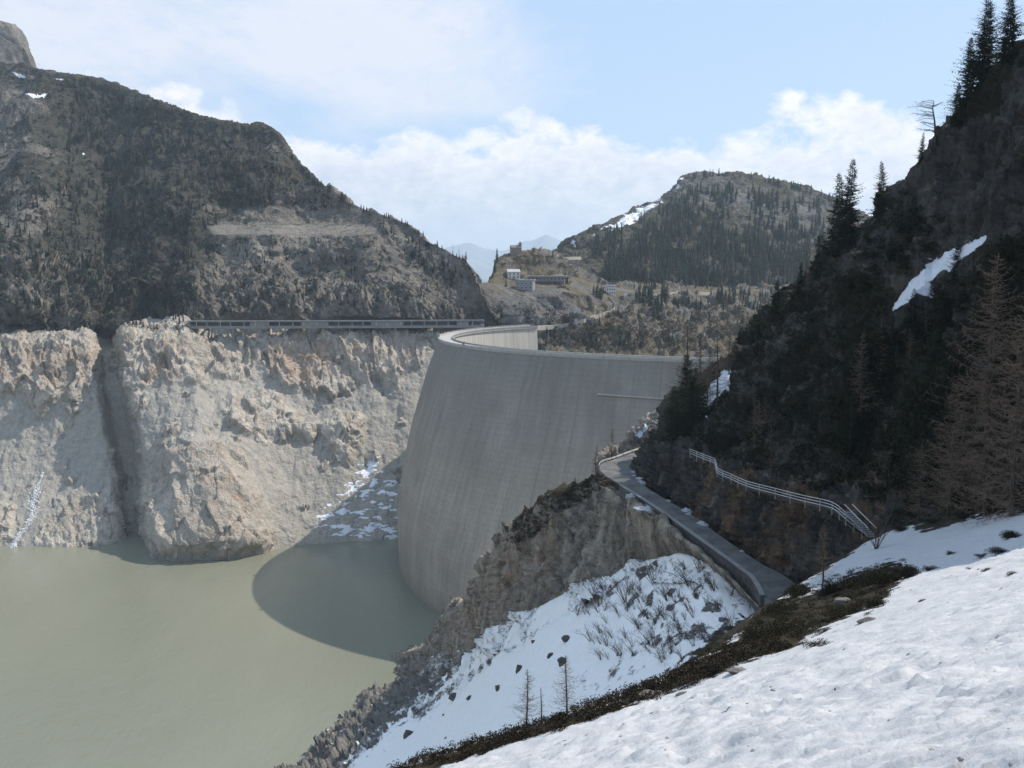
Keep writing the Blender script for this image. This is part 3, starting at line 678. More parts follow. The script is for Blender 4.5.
pxn, pyn = 512 + F * X / np.maximum(Y * CP - (Z - 50) * SP, .1), py_of(np.maximum(Y, .5), Z)
heath = poly(pxn, pyn, [(395, 778), (395, 768), (560, 717), (650, 690), (735, 640), (770, 600), (830, 590), (850, 575), (900, 562), (912, 570), (880, 606), (830, 622), (790, 650), (740, 663), (690, 684), (640, 701), (560, 727), (470, 757)], 5, 7 * st)
heath = np.maximum(heath, poly(pxn, pyn, [(910, 526), (950, 514), (1000, 506), (1060, 496), (1060, 514), (1000, 512), (960, 520), (925, 532)], 3, 4 * st))
speck = np.clip((fbm(P / .45, 4, 147, .7) - .78) * 5, 0, .75) * np.clip(.5 + fbm(P / 6, 2, 148), 0, 1)
snow = np.clip(1 - heath - speck, 0, 1) * ss(1.5, -.5, bd + st)
snow = np.maximum(snow, .9 * ss(3.5, 7, bd) * np.clip(.55 + 1.3 * fbm(P / np.array([7, 7, 4]), 4, 149), 0, 1))
dirty = .0
M['near'] = terrain('near_snow', [(.05, .048, .045), (.10, .095, .088), (.17, .16, .145)], (.030, .026, .015), (.12, .11, .1), 2.6, veg2=(.048, .036, .021), bumpd=.11, snowcol=(.54, .538, .54), sn=.8, dirt=.22)
o = grid_mesh('snow_slope', P, M['near'], {'mask': np.stack([snow, .95 * np.ones_like(snow), 0 * snow], -1), 'stain_sun': np.zeros(snow.shape + (1,))}); tag(o, kind='structure')
# ================================================================== DAM
q = (-50.64, 712.79, 224.76, .84, .04)
def crest_pt(t):
    u = q[2] * q[3] * np.sin(t * .6); v = q[2] * (1 - np.cos(t * .6)); ca, sa = math.cos(q[4]), math.sin(q[4])
    return np.stack([q[0] + ca * v - sa * u, q[1] + sa * v + ca * u], -1)
tt = np.linspace(-2.25, 1.37, 400)
C0 = crest_pt(tt); seg_ = np.r_[0, np.cumsum(np.hypot(*np.diff(C0, axis=0).T))]
S = np.linspace(0, seg_[-1], 260); C0 = np.stack([np.interp(S, seg_, C0[:, 0]), np.interp(S, seg_, C0[:, 1])], -1)
tg = np.gradient(C0, axis=0); tg /= np.linalg.norm(tg, axis=1, keepdims=True)
OUT = np.stack([-tg[:, 1], tg[:, 0]], -1)           # toward the lake
def off(z, s):
    base = np.interp(-z, [0, 20, 40, 60, 90, 118, 150, 175], [0, 8, 14, 20, 26.3, 29.8, 29.6, 28])
    near = 1 + .75 * ss(.62, .22, s / S[-1]) * ss(20, 150, -z)
    return base * near
m, nt, bs = newmat('dam_concrete'); g = G(nt)
uv = g.node('ShaderNodeUVMap').outputs[0]; U = g.xyz(uv)
lift = g.math('FRACT', g.math('DIVIDE', U[1], 3.0)); joint = g.math('FRACT', g.math('DIVIDE', U[0], 15.0))
jl = g.math('LESS_THAN', g.math('ABSOLUTE', g.math('SUBTRACT', joint, .5)), .022)
ll = g.math('LESS_THAN', g.math('ABSOLUTE', g.math('SUBTRACT', lift, .5)), .06)
cell = g.node('ShaderNodeTexWhiteNoise', noise_dimensions='2D')
nt.links.new(g.comb(g.math('FLOOR', g.math('ADD', g.math('DIVIDE', U[0], 15.0), .5)), g.math('FLOOR', g.math('ADD', g.math('DIVIDE', U[1], 3.0), .5)), 0.), cell.inputs[0])
n1 = g.noise(uv, .02, 6, .6); n2 = g.noise(g.map(uv, (1, .06, 1)), .22, 6, .7); n3 = g.noise(uv, .5, 6, .7)
f = g.math('ADD', g.math('MULTIPLY', n1, .3), g.math('ADD', g.math('MULTIPLY', n2, .45), g.math('MULTIPLY', n3, .25)))
c = g.ramp(f, (.36, (.255, .208, .158)), (.5, (.36, .30, .232)), (.64, (.48, .41, .325)))
hgt = g.math('ADD', U[1], g.math('MULTIPLY', g.math('SUBTRACT', n2, .5), 30))
c = g.mix(g.rng(hgt, -95, -6, 0., .92), c, g.ramp(f, (.36, (.165, .152, .137)), (.64, (.295, .272, .242))))   # greyer top lifts, darkened to paint in the dam's light gradient
c = g.mix(g.rng(cell.outputs[0], 0., 1., 0., .12), c, (.2, .19, .17))
c = g.mix(g.math('MULTIPLY', jl, .30), c, (.16, .15, .14)); c = g.mix(g.math('MULTIPLY', ll, .2), c, (.15, .14, .13))
st = g.math('GREATER_THAN', g.noise(g.map(uv, (1, .016, 1)), .2, 3, .6), .66)
c = g.mix(g.math('MULTIPLY', st, .38), c, (.50, .47, .42))
c = g.mix(g.rng(g.noise(uv, .035, 5, .6), .50, .72, 0., .42), c, (.20, .165, .13))
c = g.mix(g.rng(U[1], -138, -152, 0., .55), c, (.17, .145, .115))
st2 = g.math('GREATER_THAN', g.noise(g.map(uv, (1, .03, 1), (0, 0, 0), (31, 7, 0)), .35, 3, .6), .69)
c = g.mix(g.math('MULTIPLY', st2, .4), c, (.15, .13, .11))
nt.links.new(c, bs.inputs['Base Color']); bs.inputs['Roughness'].default_value = .9; bs.inputs['Specular IOR Level'].default_value = .2
nt.links.new(g.bump(g.math('ADD', g.math('MULTIPLY', n3, .5), g.math('MULTIPLY', jl, -.6)), .5, .4), bs.inputs['Normal'])
M['dam'] = m
M['conc'] = plain('pale_concrete', (.42, .40, .37), var=.14, scale=.3)
M['concd'] = plain('grey_concrete', (.24, .235, .225), var=.2, scale=.3)
m, nt, bs = newmat('downstream_concrete'); g = G(nt); uv = g.node('ShaderNodeUVMap').outputs[0]; U = g.xyz(uv)
n2 = g.noise(g.map(uv, (1, .05, 1)), .3, 5, .7)
jl = g.math('LESS_THAN', g.math('ABSOLUTE', g.math('SUBTRACT', g.math('FRACT', g.math('DIVIDE', U[0], 15.)), .5)), .03)
c = g.mix(g.math('MULTIPLY', jl, .35), g.ramp(n2, (.35, (.34, .31, .27)), (.6, (.48, .45, .4))), (.2, .18, .16))
c = g.mix(g.math('MULTIPLY', g.math('GREATER_THAN', n2, .68), .5), c, (.2, .17, .14))
nt.links.new(c, bs.inputs['Base Color']); bs.inputs['Roughness'].default_value = .9; M['damin'] = m
M['asph'] = plain('worn_asphalt', (.12, .116, .11), var=.42, scale=.25, bump=.02)
M['white'] = plain('white_paint', (.72, .72, .70), rough=.5, var=.06, scale=2)
M['steel'] = plain('galvanised_steel', (.42, .43, .44), rough=.45, var=.12, scale=3, metal=.6)

dam = empty('arch_dam', (0, 0, 0)); tag(dam, 'huge curved concrete arch dam holding back the green lake', 'dam')
zs = np.concatenate([np.linspace(-178, -20, 54, endpoint=False), np.linspace(-20, 0, 12)])
V = np.zeros((len(zs), len(S), 3)); UVs = np.zeros((len(zs), len(S), 2))
for i, z in enumerate(zs):
    o_ = off(z, S)
    V[i, :, :2] = C0 + OUT * o_[:, None]; V[i, :, 2] = z; UVs[i, :, 0] = S; UVs[i, :, 1] = z
WID = 9.0
grid_mesh('upstream_face', V, M['dam'], parent=dam, uv=UVs)
def band(name, a, b__, z0, z1, mat, s0=0, s1=None, parent=dam):
    s1 = s1 or len(S)
    L = np.c_[C0 + OUT * a, np.zeros(len(S))][s0:s1]; R = np.c_[C0 + OUT * b__, np.zeros(len(S))][s0:s1]
    bb = MB(); bb.strip(L, R, z0, z1); return bb.build(name, mat, parent)
zs2 = np.linspace(-150, -1.0, 40); V = np.zeros((len(zs2), len(S), 3)); UVs = np.zeros((len(zs2), len(S), 2))
for i, z in enumerate(zs2):
    V[i, :, :2] = C0 - OUT * (WID - 1.2 + .08 * -z); V[i, :, 2] = z; UVs[i, :, 0] = S; UVs[i, :, 1] = z
grid_mesh('downstream_face', V, M['damin'], parent=dam, uv=UVs, flip=True)
band('crest_road', .6, -WID, -1.0, .02, M['conc'])
band('parapet', .9, .35, .024, 1.15, M['conc']); band('parapet', -WID + .3, -WID - .2, .024, 1.1, M['concd'])
band('crest_kerb', -1.2, -1.5, .024, .2, M['conc'])
# railing along the outer parapet
bb = MB(); P3 = np.c_[C0 + OUT * .62, np.full(len(S), 1.75)]
bb.tube(P3[::2], .05, 4)
for i in range(0, len(S), 2): bb.tube([P3[i] - [0, 0, .62], P3[i]], .04, 4)
bb.build('handrail', M['white'], dam)
# pale ledge high on the right part of the face, and two gauge boxes
i0, i1 = [int(np.argmin(np.abs(512 + F * (C0[:130, 0]) / C0[:130, 1] - x))) for x in (676, 604)]
L = []; Rr = []
for i in range(i0, i1 + 1):
    z = -19.5 - (i1 - i) / (i1 - i0) * .6
    p0 = C0[i] + OUT[i] * (off(np.array([z]), S[i:i + 1])[0] + .9); p1 = C0[i] + OUT[i] * (off(np.array([z]), S[i:i + 1])[0] - .5)
    L.append((*p0, z)); Rr.append((*p1, z))
bb = MB(); bb.strip(L, Rr, -.35, .35); bb.build('ledge', M['conc'], dam)
bb = MB()
for s in (118, 160):
    bb = MB(); c = C0[s] + OUT[s] * .6; bb.box(c[0] - .9, c[0] + .9, c[1] - .9, c[1] + .9, 1.16, 3.0); bb.build('gauge_box', M['concd'], dam)
# ================================================================== THINGS
bpy.context.view_layer.update()
DG = bpy.context.evaluated_depsgraph_get()
EYE = Vector((0, 0, CAMZ))
def hit(px, py, only=None):
    d = ray(px, py); o = EYE.copy()
    for _ in range(8):
        ok, loc, nor, idx, ob, mt = scene.ray_cast(DG, o, d)
        if not ok: return None
        if only is None or ob.name in only: return loc
        o = loc + d * .3
    return None
def drop(x, y, z0=700, only=None):
    o = Vector((x, y, z0))
    for _ in range(10):
        ok, loc, nor, idx, ob, mt = scene.ray_cast(DG, o, Vector((0, 0, -1)))
        if not ok: return None
        if ob.name != 'lake' and (only is None or ob.name in only): return loc
        o = loc - Vector((0, 0, .1))
    return None
def at_z(px, py, z):
    v = ray(px, py); return EYE + v * ((z - CAMZ) / v.z)
def mpp(loc): return loc.y / F       # metres per picture pixel at that distance
def copy_tree(o, parent=None):
    c = o.copy(); COL.objects.link(c); c.parent = parent
    for ch in list(o.children): copy_tree(ch, c)
    return c
def quads(name, Q, mat, parent=None, mats=None, mi=None, smooth=False):
    """Q (n,k,3) separate polygons with k corners as one mesh"""
    Q = np.asarray(Q, np.float32); n, k = Q.shape[:2]
    me = D.meshes.new(name); me.vertices.add(n * k); me.vertices.foreach_set('co', Q.reshape(-1))
    me.loops.add(n * k); me.loops.foreach_set('vertex_index', np.arange(n * k, dtype=np.int32))
    me.polygons.add(n); me.polygons.foreach_set('loop_start', np.arange(0, n * k, k, dtype=np.int32))
    for m_ in (mats or [mat]): me.materials.append(m_)
    if mi is not None: me.polygons.foreach_set('material_index', np.asarray(mi, np.int32))
    me.update(calc_edges=True)
    return link(D.objects.new(name, me), parent)

def leafmat(name, a, b_, rough=.75, scale=.6):
    m, nt, bs = newmat(name); g = G(nt); p = g.pos()
    oi = g.node('ShaderNodeObjectInfo').outputs['Random']
    f = g.math('ADD', g.math('MULTIPLY', g.noise(p, scale, 4, .7), .8), g.math('MULTIPLY', oi, .2))
    nt.links.new(g.ramp(f, (.3, a), (.72, b_)), bs.inputs['Base Color']); bs.inputs['Roughness'].default_value = rough; bs.inputs['Specular IOR Level'].default_value = .15
    return m
M['needle'] = leafmat('conifer_needles', (.012, .020, .012), (.035, .048, .026))
M['needlefar'] = leafmat('distant_needles', (.016, .026, .018), (.040, .055, .034), scale=.05)
M['bark'] = plain('bark', (.075, .058, .045), var=.3, scale=2)
M['larchtwig'] = leafmat('larch_twigs', (.145, .105, .076), (.30, .22, .16))
M['larchfar'] = leafmat('distant_larch_twigs', (.075, .055, .042), (.14, .105, .08), scale=.05)
M['twig'] = plain('bare_twigs', (.10, .075, .058), var=.25, scale=2)
M['bush'] = leafmat('juniper_leaves', (.010, .012, .006), (.045, .038, .019), scale=1.2)
M['scrub'] = leafmat('dwarf_pine', (.010, .014, .008), (.036, .034, .018), scale=.35)
M['brush'] = leafmat('bare_brush', (.10, .08, .055), (.20, .155, .10), scale=.08)

rng = np.random.default_rng(5)
# ---------------------------------------------------------------- plants
def low_tree(seed, layers=8, pts=7, sparse=0.0):
    """small distant conifer, unit height: trunk and ragged tiers of boughs -> triangles"""
    r = np.random.default_rng(seed); T = []; mi = []
    for k in range(3):
        a, b_ = 2.1 * k, 2.1 * (k + 1); w = .018
        T.append([(w * math.cos(a), w * math.sin(a), -.06), (w * math.cos(b_), w * math.sin(b_), -.06), (0, 0, .9)]); mi.append(1)
    for i in range(layers):
        f = i / layers; z = .08 + .86 * f ** .95; R0 = .19 * (1 - f) ** .8 + .018; up = .17 * (1 - .5 * f)
        n = pts + (i % 2); a0 = r.random() * 6
        for k in range(n):
            if r.random() < sparse: continue
            a = a0 + 6.283 * (k + r.normal() * .18) / n; R = R0 * r.uniform(.6, 1.2); h = 6.283 / n * .52
            tip = (R * math.cos(a), R * math.sin(a), z - .05 * r.random() - .015)
            T.append([(0, 0, min(z + up, 1)), (R * .62 * math.cos(a - h), R * .62 * math.sin(a - h), z + .01), tip]); mi.append(0)
            T.append([(0, 0, min(z + up, 1)), tip, (R * .62 * math.cos(a + h), R * .62 * math.sin(a + h), z + .01)]); mi.append(0)
    return np.array(T), np.array(mi)
LOW = [low_tree(s) for s in range(4)]
LOWL = [low_tree(s + 20, 10, 6, .45) for s in range(3)]

def conifer(name, h, seed, width=.2, parent_loc=(0, 0, 0), dens=1.0, lean=0., asym=0.):
    """close conifer: trunk + crown of drooping boughs carrying needle sprays"""
    r = np.random.default_rng(seed); root = empty(name, parent_loc)
    b = MB(); pts = [(lean * h * f ** 1.5 + .02 * h * math.sin(5 * f + seed) * f, .01 * h * math.cos(4 * f), h * f - .6 * (f == 0)) for f in np.linspace(0, 1, 8)]
    b.tube(pts, [h * .014 * (1 - .93 * f) + .012 for f in np.linspace(0, 1, 8)], 7); b.build('trunk', M['bark'], root, True)
    Q = []; ax = np.array(pts)
    nw = int(38 * dens + h * .8)
    for i in range(nw):
        f = .07 + .92 * i / nw; base = np.array([np.interp(f, np.linspace(0, 1, 8), ax[:, k]) for k in range(3)])
        L0 = h * width * 1.35 * (1 - f) ** .85 * (1 if f > .16 else .75) + .004 * h
        wf = r.uniform(.62, 1.12)
        for k in range(r.integers(5, 8)):
            a = r.random() * 6.283; L = L0 * wf * r.uniform(.4, 1.3) * (1 - asym * (.5 + .5 * math.cos(a)))
            if L < .002 * h: continue
            d = np.array([math.cos(a), math.sin(a), 0]); side = np.array([-math.sin(a), math.cos(a), 0])
            droop = r.uniform(.15, .45) * (1 - f) - .25 * f; m_ = max(4, int(L / (h * .012)))
            m_ = min(m_, 11)
            for j in range(m_):
                s = (j + .6) / m_; p = base + d * L * s + np.array([0, 0, -droop * L * s + .22 * L * s * s])
                w = h * .030 * (1.25 - .7 * s) * r.uniform(.7, 1.4) * (1 - .62 * f)
                for sg in (-1, 1):
                    t = side * sg * r.uniform(.6, 1.1) + d * r.uniform(.25, .8) + np.array([0, 0, r.uniform(-.65, .2)])
                    u = d * .5 + np.array([0, 0, r.uniform(.2, .6)])
                    q0 = p + r.normal(size=3) * w * .15
                    Q.append([q0 - u * w * .22, q0 + t * w * .9 - u * w * .2, q0 + t * w * 1.7, q0 + t * w * .7 + u * w * .5])
    quads('crown', Q, M['needle'], root)
    return root

def larch(name, h, seed, width=.19, loc=(0, 0, 0), dens=1.0, mat=None, lean=0., twig=1.0, wmin=.003):
    """leafless larch: trunk + crown of fine bare branches"""
    r = np.random.default_rng(seed); root = empty(name, loc); mat = mat or M['larchtwig']
    b = MB(); fs = np.linspace(0, 1, 9); pts = [(lean * h * f + .012 * h * math.sin(4 * f + seed), .008 * h * math.cos(3 * f + seed), h * f - .5 * (f == 0)) for f in fs]
    b.tube(pts, [h * .013 * (1 - .94 * f) + .008 for f in fs], 6); b.build('trunk', M['bark'], root, True)
    ax = np.array(pts); Q = []
    def stick(p0, p1, w):
        d = p1 - p0; s = np.cross(d, r.normal(size=3)); s /= np.linalg.norm(s) + 1e-9; s2 = np.cross(d, s); s2 /= np.linalg.norm(s2) + 1e-9
        Q.append([p0 - s * w, p0 + s * w, p1 + s * w * .35, p1 - s * w * .35]); Q.append([p0 - s2 * w, p0 + s2 * w, p1 + s2 * w * .35, p1 - s2 * w * .35])
    nb = int(70 * dens)
    for i in range(nb):
        f = .12 + .87 * (i + r.random()) / nb; base = np.array([np.interp(f, fs, ax[:, k]) for k in range(3)])
        for k in range(r.integers(2, 4)):
            a = r.random() * 6.283; L = (h * width * (1 - f) ** .75 + .01 * h) * r.uniform(.45, 1.15); d = np.array([math.cos(a), math.sin(a), 0])
            m_ = 4; prev = base; tilt = r.normal() * .22; curl = r.normal() * .5
            for j in range(m_):
                s = (j + 1) / m_; p = base + (d + np.array([-d[1], d[0], 0]) * curl * s) * L * s + np.array([0, 0, ((.05 + tilt) * s - .3 * s * (1 - s) + .2 * s * s - .2 * (1 - f) * s) * L]) + r.normal(size=3) * L * .04
                stick(prev, p, h * .0011 * (1.3 - s) + wmin * 1.3)
                for _ in range(int(3 * twig)):
                    q0 = prev + (p - prev) * r.random(); e = d * r.uniform(-.1, .6) + np.array([-d[1], d[0], 0]) * r.uniform(-.8, .8) + np.array([0, 0, r.uniform(-.75, .25)])
                    stick(q0, q0 + e * L * r.uniform(.1, .26), h * .0005 + wmin)
                prev = p
    quads('crown', Q, mat, root)
    return root

def bare_bush(name, h, seed, loc=(0, 0, 0), n=11, lean=(0, 0), mat=None):
    r = np.random.default_rng(seed); b = MB()
    for i in range(n):
        a = r.random() * 6.28; sp = r.uniform(.1, .75); L = h * r.uniform(.55, 1.1)
        def pt(s): return np.array([math.cos(a) * sp * L * s + lean[0] * L * s, math.sin(a) * sp * L * s + lean[1] * L * s, L * s * (1 - .25 * s * sp) - .15 * (s == 0)]) + r.normal(size=3) * L * .02
        P = [pt(s) for s in (0, .35, .7, 1)]; b.tube(P, [h * .007 + .006, h * .005 + .005, h * .003 + .004, .003], 3, caps=False)
        for _ in range(5):
            s = r.uniform(.3, .95); p0 = np.array([np.interp(s, (0, .35, .7, 1), [p[k] for p in P]) for k in range(3)])
            b.tube([p0, p0 + r.normal(size=3) * L * .12 + np.array([0, 0, L * .16])], [h * .003 + .003, .002], 3, caps=False)
    o = b.build(name, mat or M['twig']); o.location = loc; return o

def leafcloud(C, R, n, leaf, seed, flat=.6, dome=True):
    """many small leaf faces around centres C (k,3) with radii R (k,)"""
    r = np.random.default_rng(seed); k = len(C); d = r.normal(size=(k, n, 3)); d /= np.linalg.norm(d, axis=-1, keepdims=True)
    if dome: d[..., 2] = np.abs(d[..., 2]) * 1.1 - .15
    rad_ = (r.random((k, n, 1)) ** .45) * np.asarray(R)[:, None, None]
    P = np.asarray(C)[:, None] + d * rad_ * np.array([1, 1, flat])
    t = r.normal(size=(k, n, 3)) + d * .9; t /= np.linalg.norm(t, axis=-1, keepdims=True)
    u = np.cross(t, r.normal(size=(k, n, 3))); u /= np.linalg.norm(u, axis=-1, keepdims=True) + 1e-9
    L = leaf * r.uniform(.6, 1.5, (k, n, 1)) * (np.asarray(R)[:, None, None] ** .3)
    return np.stack([P - u * L * .3, P + t * L * .5 - u * L * .25, P + t * L * 1.1, P + t * L * .45 + u * L * .35], 2).reshape(-1, 4, 3)

def boulder_mesh(name, seed, mat, sharp=1.0):
    me = D.meshes.new(name); bm = bmesh.new(); bmesh.ops.create_icosphere(bm, subdivisions=4, radius=1)
    co = np.array([v.co[:] for v in bm.verts]); r = np.random.default_rng(seed)
    n = co / np.linalg.norm(co, axis=1, keepdims=True); f = np.ones(len(co))
    for _ in range(14):                                   # cut facets
        d = r.normal(size=3); d /= np.linalg.norm(d); c = r.uniform(.55, .9); q_ = n @ d
        f = np.minimum(f, np.where(q_ > .05, c / np.maximum(q_, .05), 9)) if sharp > .5 else f
    if sharp < .5: f = f * (1 + .35 * fbm(n * 2.3 + seed * 3, 4, seed + 7, .6))
    co = n * f[:, None] * (1 + .10 * fbm(n * 1.7 + seed, 4, seed))[:, None] + .02 * fbm(n * 7 + seed, 3, seed)[:, None] * n
    co *= np.array([1.2, .9, .75])
    for v, c in zip(bm.verts, co): v.co = c
    for fc in bm.faces: fc.smooth = sharp < .5
    bm.to_mesh(me); bm.free(); me.materials.append(mat); return me
M['bould'] = plain('lichen_granite', (.17, .155, .135), var=.4, scale=1.6, bump=.06)
M['boulddark'] = plain('wet_granite', (.075, .062, .052), var=.4, scale=1.2, bump=.06)
M['snowobj'] = plain('old_snow', (.42, .42, .43), var=.25, scale=1.2, bump=.04)

# ---------------------------------------------------------------- mountain road
outer = [at_z(*q, 0) for q in ((764, 622), (766, 602), (755, 580), (739, 567), (700, 539), (661, 511), (622, 486), (604, 474.5), (599, 468.5), (602, 463.5), (613, 460))] + [Vector((36, 277, 0)), Vector((46, 287, 0)), Vector((62, 301, 0))]
inner = [at_z(*q, 0) for q in ((800, 622), (806, 594), (787, 578), (760, 563), (723, 538), (690, 514), (660, 496), (645, 486), (636, 474), (640, 466), (652, 462.5))] + [Vector((43, 269, 0)), Vector((52, 279, 0)), Vector((67, 292, 0))]
def dense(P, n):
    P = np.array([tuple(p) for p in P]); k = np.arange(len(P)); return pchip(k, P, np.linspace(0, len(P) - 1, n))
Lr, Rr_ = dense(outer, 150), dense(inner, 150)
Lr[:, 2] += .05; Rr_[:, 2] += .05
b = MB(); b.strip(Lr, Rr_, -4.5, 0); tag(b.build('road', M['asph']), kind='structure')
# retaining wall under the outer edge
M['stone'] = plain('dry_stone', (.085, .08, .073), var=.45, scale=1.3, bump=.12)
i0, i1 = 14, 70
W = Lr[i0:i1]; dW = np.gradient(W, axis=0); nW = np.stack([-dW[:, 1], dW[:, 0], 0 * dW[:, 0]], -1); nW /= np.linalg.norm(nW, axis=1, keepdims=True)
root = empty('retaining_wall', tuple(W[0])); tag(root, 'dark stone retaining wall holding up the outer edge of the mountain road', 'wall')
b = MB(); b.strip(W + nW * .55 - W[0], W - nW * .02 - W[0], -4.2, .16); b.build('wall_face', M['stone'], root)
b = MB(); b.strip(W + nW * .66 - W[0], W - nW * .10 - W[0], .163, .32); b.build('coping', M['concd'], root)
# guard rail round the bend
i0, i1 = 92, 126
W = Lr[i0:i1]; root = empty('guard_rail', tuple(W[0])); tag(root, 'pale metal guard rail curving round the bend of the mountain road', 'guard rail')
b = MB(); b.strip(W - W[0] + [0, 0, .55], W - W[0] + np.array([.08, .05, .55]), -.2, .22); b.build('beam', M['white'], root)
for i in range(i0, i1, 3):
    p = Lr[i] - W[0]; b = MB(); b.box(p[0] + .1, p[0] + .26, p[1] + .08, p[1] + .24, p[2] - .3, p[2] + .8); b.build('post', M['steel'], root)
# snow left along the road
SN = [boulder_mesh('snow_heap', s, M['snowobj'], 0) for s in (1, 2, 3)]
def put(me, name, loc, s, rz, label, cat, group=None, sink=.25):
    o = D.objects.new(name, me); COL.objects.link(o); o.location = Vector(loc) - Vector((0, 0, sink * s[2])); o.scale = s; o.rotation_euler = (0, 0, rz)
    return tag(o, label, cat, group)
r_ = np.random.default_rng(12)
for i in range(26):
    f_ = r_.random() ** .8; k_ = int(40 + 66 * f_); p = Rr_[k_] + (Rr_[k_] - Lr[k_]) * r_.uniform(-.10, .05)
    if vnoise(np.array([[f_ * 7., 0, 3.]]), 5)[0] < -.12: continue
    w = r_.uniform(.35, 1.15); put(SN[i % 3], 'snow_heap', p, (w * .8, w * r_.uniform(1, 1.9), w * r_.uniform(.5, .9)), r_.uniform(-.4, .6), 'old grey snow heap under the cliff on the inner edge of the road', 'snow heap', 'snow heaps along the cliff side of the road')
put(SN[1], 'snow_heap', at_z(649, 508, -.6), (2.3, 3.8, .8), .4, 'broad white snow heap on the outer edge of the road', 'snow heap')
put(SN[2], 'snow_heap', at_z(633, 496, -.3), (1.3, 1.6, .9), .1, 'small snow heap on the outer shoulder just below the road bend', 'snow heap')

M['timber'] = plain('dark_timber', (.07, .05, .038), var=.25, scale=.8)
# ---------------------------------------------------------------- railed walkway on the cliff
pts = []
for x, y in ((690, 455), (703, 460.5), (715, 466), (717, 474), (731, 481), (746, 488), (775, 496), (805, 504), (832, 511), (846, 522), (862, 535)):
    pts.append((x, y))
wy = [232, 222, 213, 211, 202, 194, 180, 168, 158, 152, 146]
W = np.array([at(x, y, d) for (x, y), d in zip(pts, wy)])
# keep it just clear of the rock
for i in range(len(W)):
    h_ = hit(*pts[i], only=('cliff',))
    if h_ is not None: W[i] = at(*pts[i], h_.y - 1.2)
Pp = dense([(x, y, 0) for x, y in pts], 61); dd_ = np.array([(lambda q_: q_.y if q_ is not None else 1e3)(hit(x, y - 3, only=('cliff',))) for x, y, _ in Pp])
dd_ = np.minimum(dd_, np.array([(lambda q_: q_.y if q_ is not None else 1e3)(hit(x, y + 1, only=('cliff',))) for x, y, _ in Pp])); dd_ = np.minimum.accumulate(dd_) - 1.0
dd_ = np.array([dd_[max(0, i - 2):i + 5].min() for i in range(61)]); dd_ = np.convolve(np.pad(dd_, 2, 'edge'), np.ones(5) / 5, 'valid') - .3
Wd = at(Pp[:, 0], Pp[:, 1], dd_); W[:] = Wd[::6]; o0 = W[0]
root = empty('cliff_walkway', tuple(o0)); tag(root, 'narrow walkway with pale three-bar railing climbing across the dark cliff', 'walkway')
toc = np.array([-.9, -.25, 0])
b = MB(); b.strip(Wd - o0 - toc * .1, Wd - o0 - toc * 1.6, -.12, 0); b.build('deck', M['timber'], root)
for hgt_ in (.42, .86, 1.3):
    b = MB(); b.tube(Wd - o0 + [0, 0, hgt_], .05, 5); b.build('rail', M['white'], root)
for i in range(0, 61, 3):
    p = Wd[i] - o0; b = MB(); b.box(p[0] - .07, p[0] + .07, p[1] - .07, p[1] + .07, p[2] - .6, p[2] + 1.36); b.build('post', M['steel'], root)
for i in range(0, 61, 6):
    p = Wd[i] - o0; b = MB(); b.tube([p + [0, 0, -.15], p - toc * 1.8 + [0, 0, -1.6]], .07, 5); b.build('bracket', M['steel'], root)
# stair at the near end
p0 = np.array(at(848, 512, W[-2][1] - 1)); p1 = np.array(at(872, 536, W[-1][1] - 5))
root = empty('cliff_stair', tuple(p0)); tag(root, 'short steep stair with railings at the near end of the cliff walkway', 'stair')
b = MB(); n_ = 12
for i in range(n_):
    c = (p1 - p0) * i / (n_ - 1); b.box(c[0] - .5, c[0] + .5, c[1] - .25, c[1] + .25, c[2] - .1, c[2])
b.build('tread', M['steel'], root)
for sx in (-.55, .55):
    b = MB(); b.tube([np.array([sx, 0, -.1]), p1 - p0 + [sx, 0, -.1]], .09, 4); b.build('stringer', M['concd'], root)
    b = MB(); b.tube([np.array([sx, 0, 1.1]), p1 - p0 + [sx, 0, 1.1]], .05, 4)
    b.build('handrail', M['white'], root)

# ---------------------------------------------------------------- gallery road on the far shore
gx = np.array([188, 220, 260, 300, 340, 380, 420, 455, 484]); gd = np.array([862, 862, 864, 866, 868, 870, 872, 875, 878])
def gpath(y): return np.array([at(x, y, d) for x, d in zip(gx, gd)])
A = gpath(326.); A[:, 2] = 0.2; A = dense(A, 120); o0 = A[0].copy()
root = empty('road_gallery', tuple(o0)); tag(root, 'long grey concrete road gallery along the far shore beside the dam', 'gallery')
A = A - o0; bk = np.array([0, 8.0, 0])
b = MB(); b.strip(A + [0, -.8, 0], A + bk, 2.9, 3.8); b.build('roof_slab', M['concd'], root)
b = MB(); b.strip(A + [0, -.3, 0], A + bk, -2.7, -.4); b.build('deck', M['concd'], root)
b = MB(); b.strip(A + bk * .96, A + bk * 1.04, -.4, 2.9); b.build('back_wall', M['concd'], root)
gxx = np.interp(np.linspace(0, 1, 120), np.linspace(0, 1, 9), gx)
for a, c in ((249, 271), (300, 328), (369, 405), (455, 470)):
    s = [i for i in range(120) if a <= gxx[i] <= c]
    b = MB(); b.strip(A[s] + [0, .1, 0], A[s] + [0, .6, 0], -.397, 2.897); b.build('wall_panel', M['concd'], root)
for x in list(range(196, 484, 12)):
    p = A[int(np.argmin(np.abs(gxx - x)))]; b = MB(); b.box(p[0] - .3, p[0] + .3, p[1] - .1, p[1] + .55, -.39, 2.89); b.build('column', M['conc'], root)
for x in (212, 219, 234, 262, 284, 310, 350, 395, 430):
    p = A[int(np.argmin(np.abs(gxx - x)))]; b = MB(); b.box(p[0] - .5, p[0] + .5, p[1] + .2, p[1] + 1.4, -14, -2.7); b.build('pier', M['concd'], root)
b = MB()
b.strip(A + [0, -.75, 0], A + [0, -.55, 0], 3.8, 4.3); b.build('roof_edge', M['conc'], root)

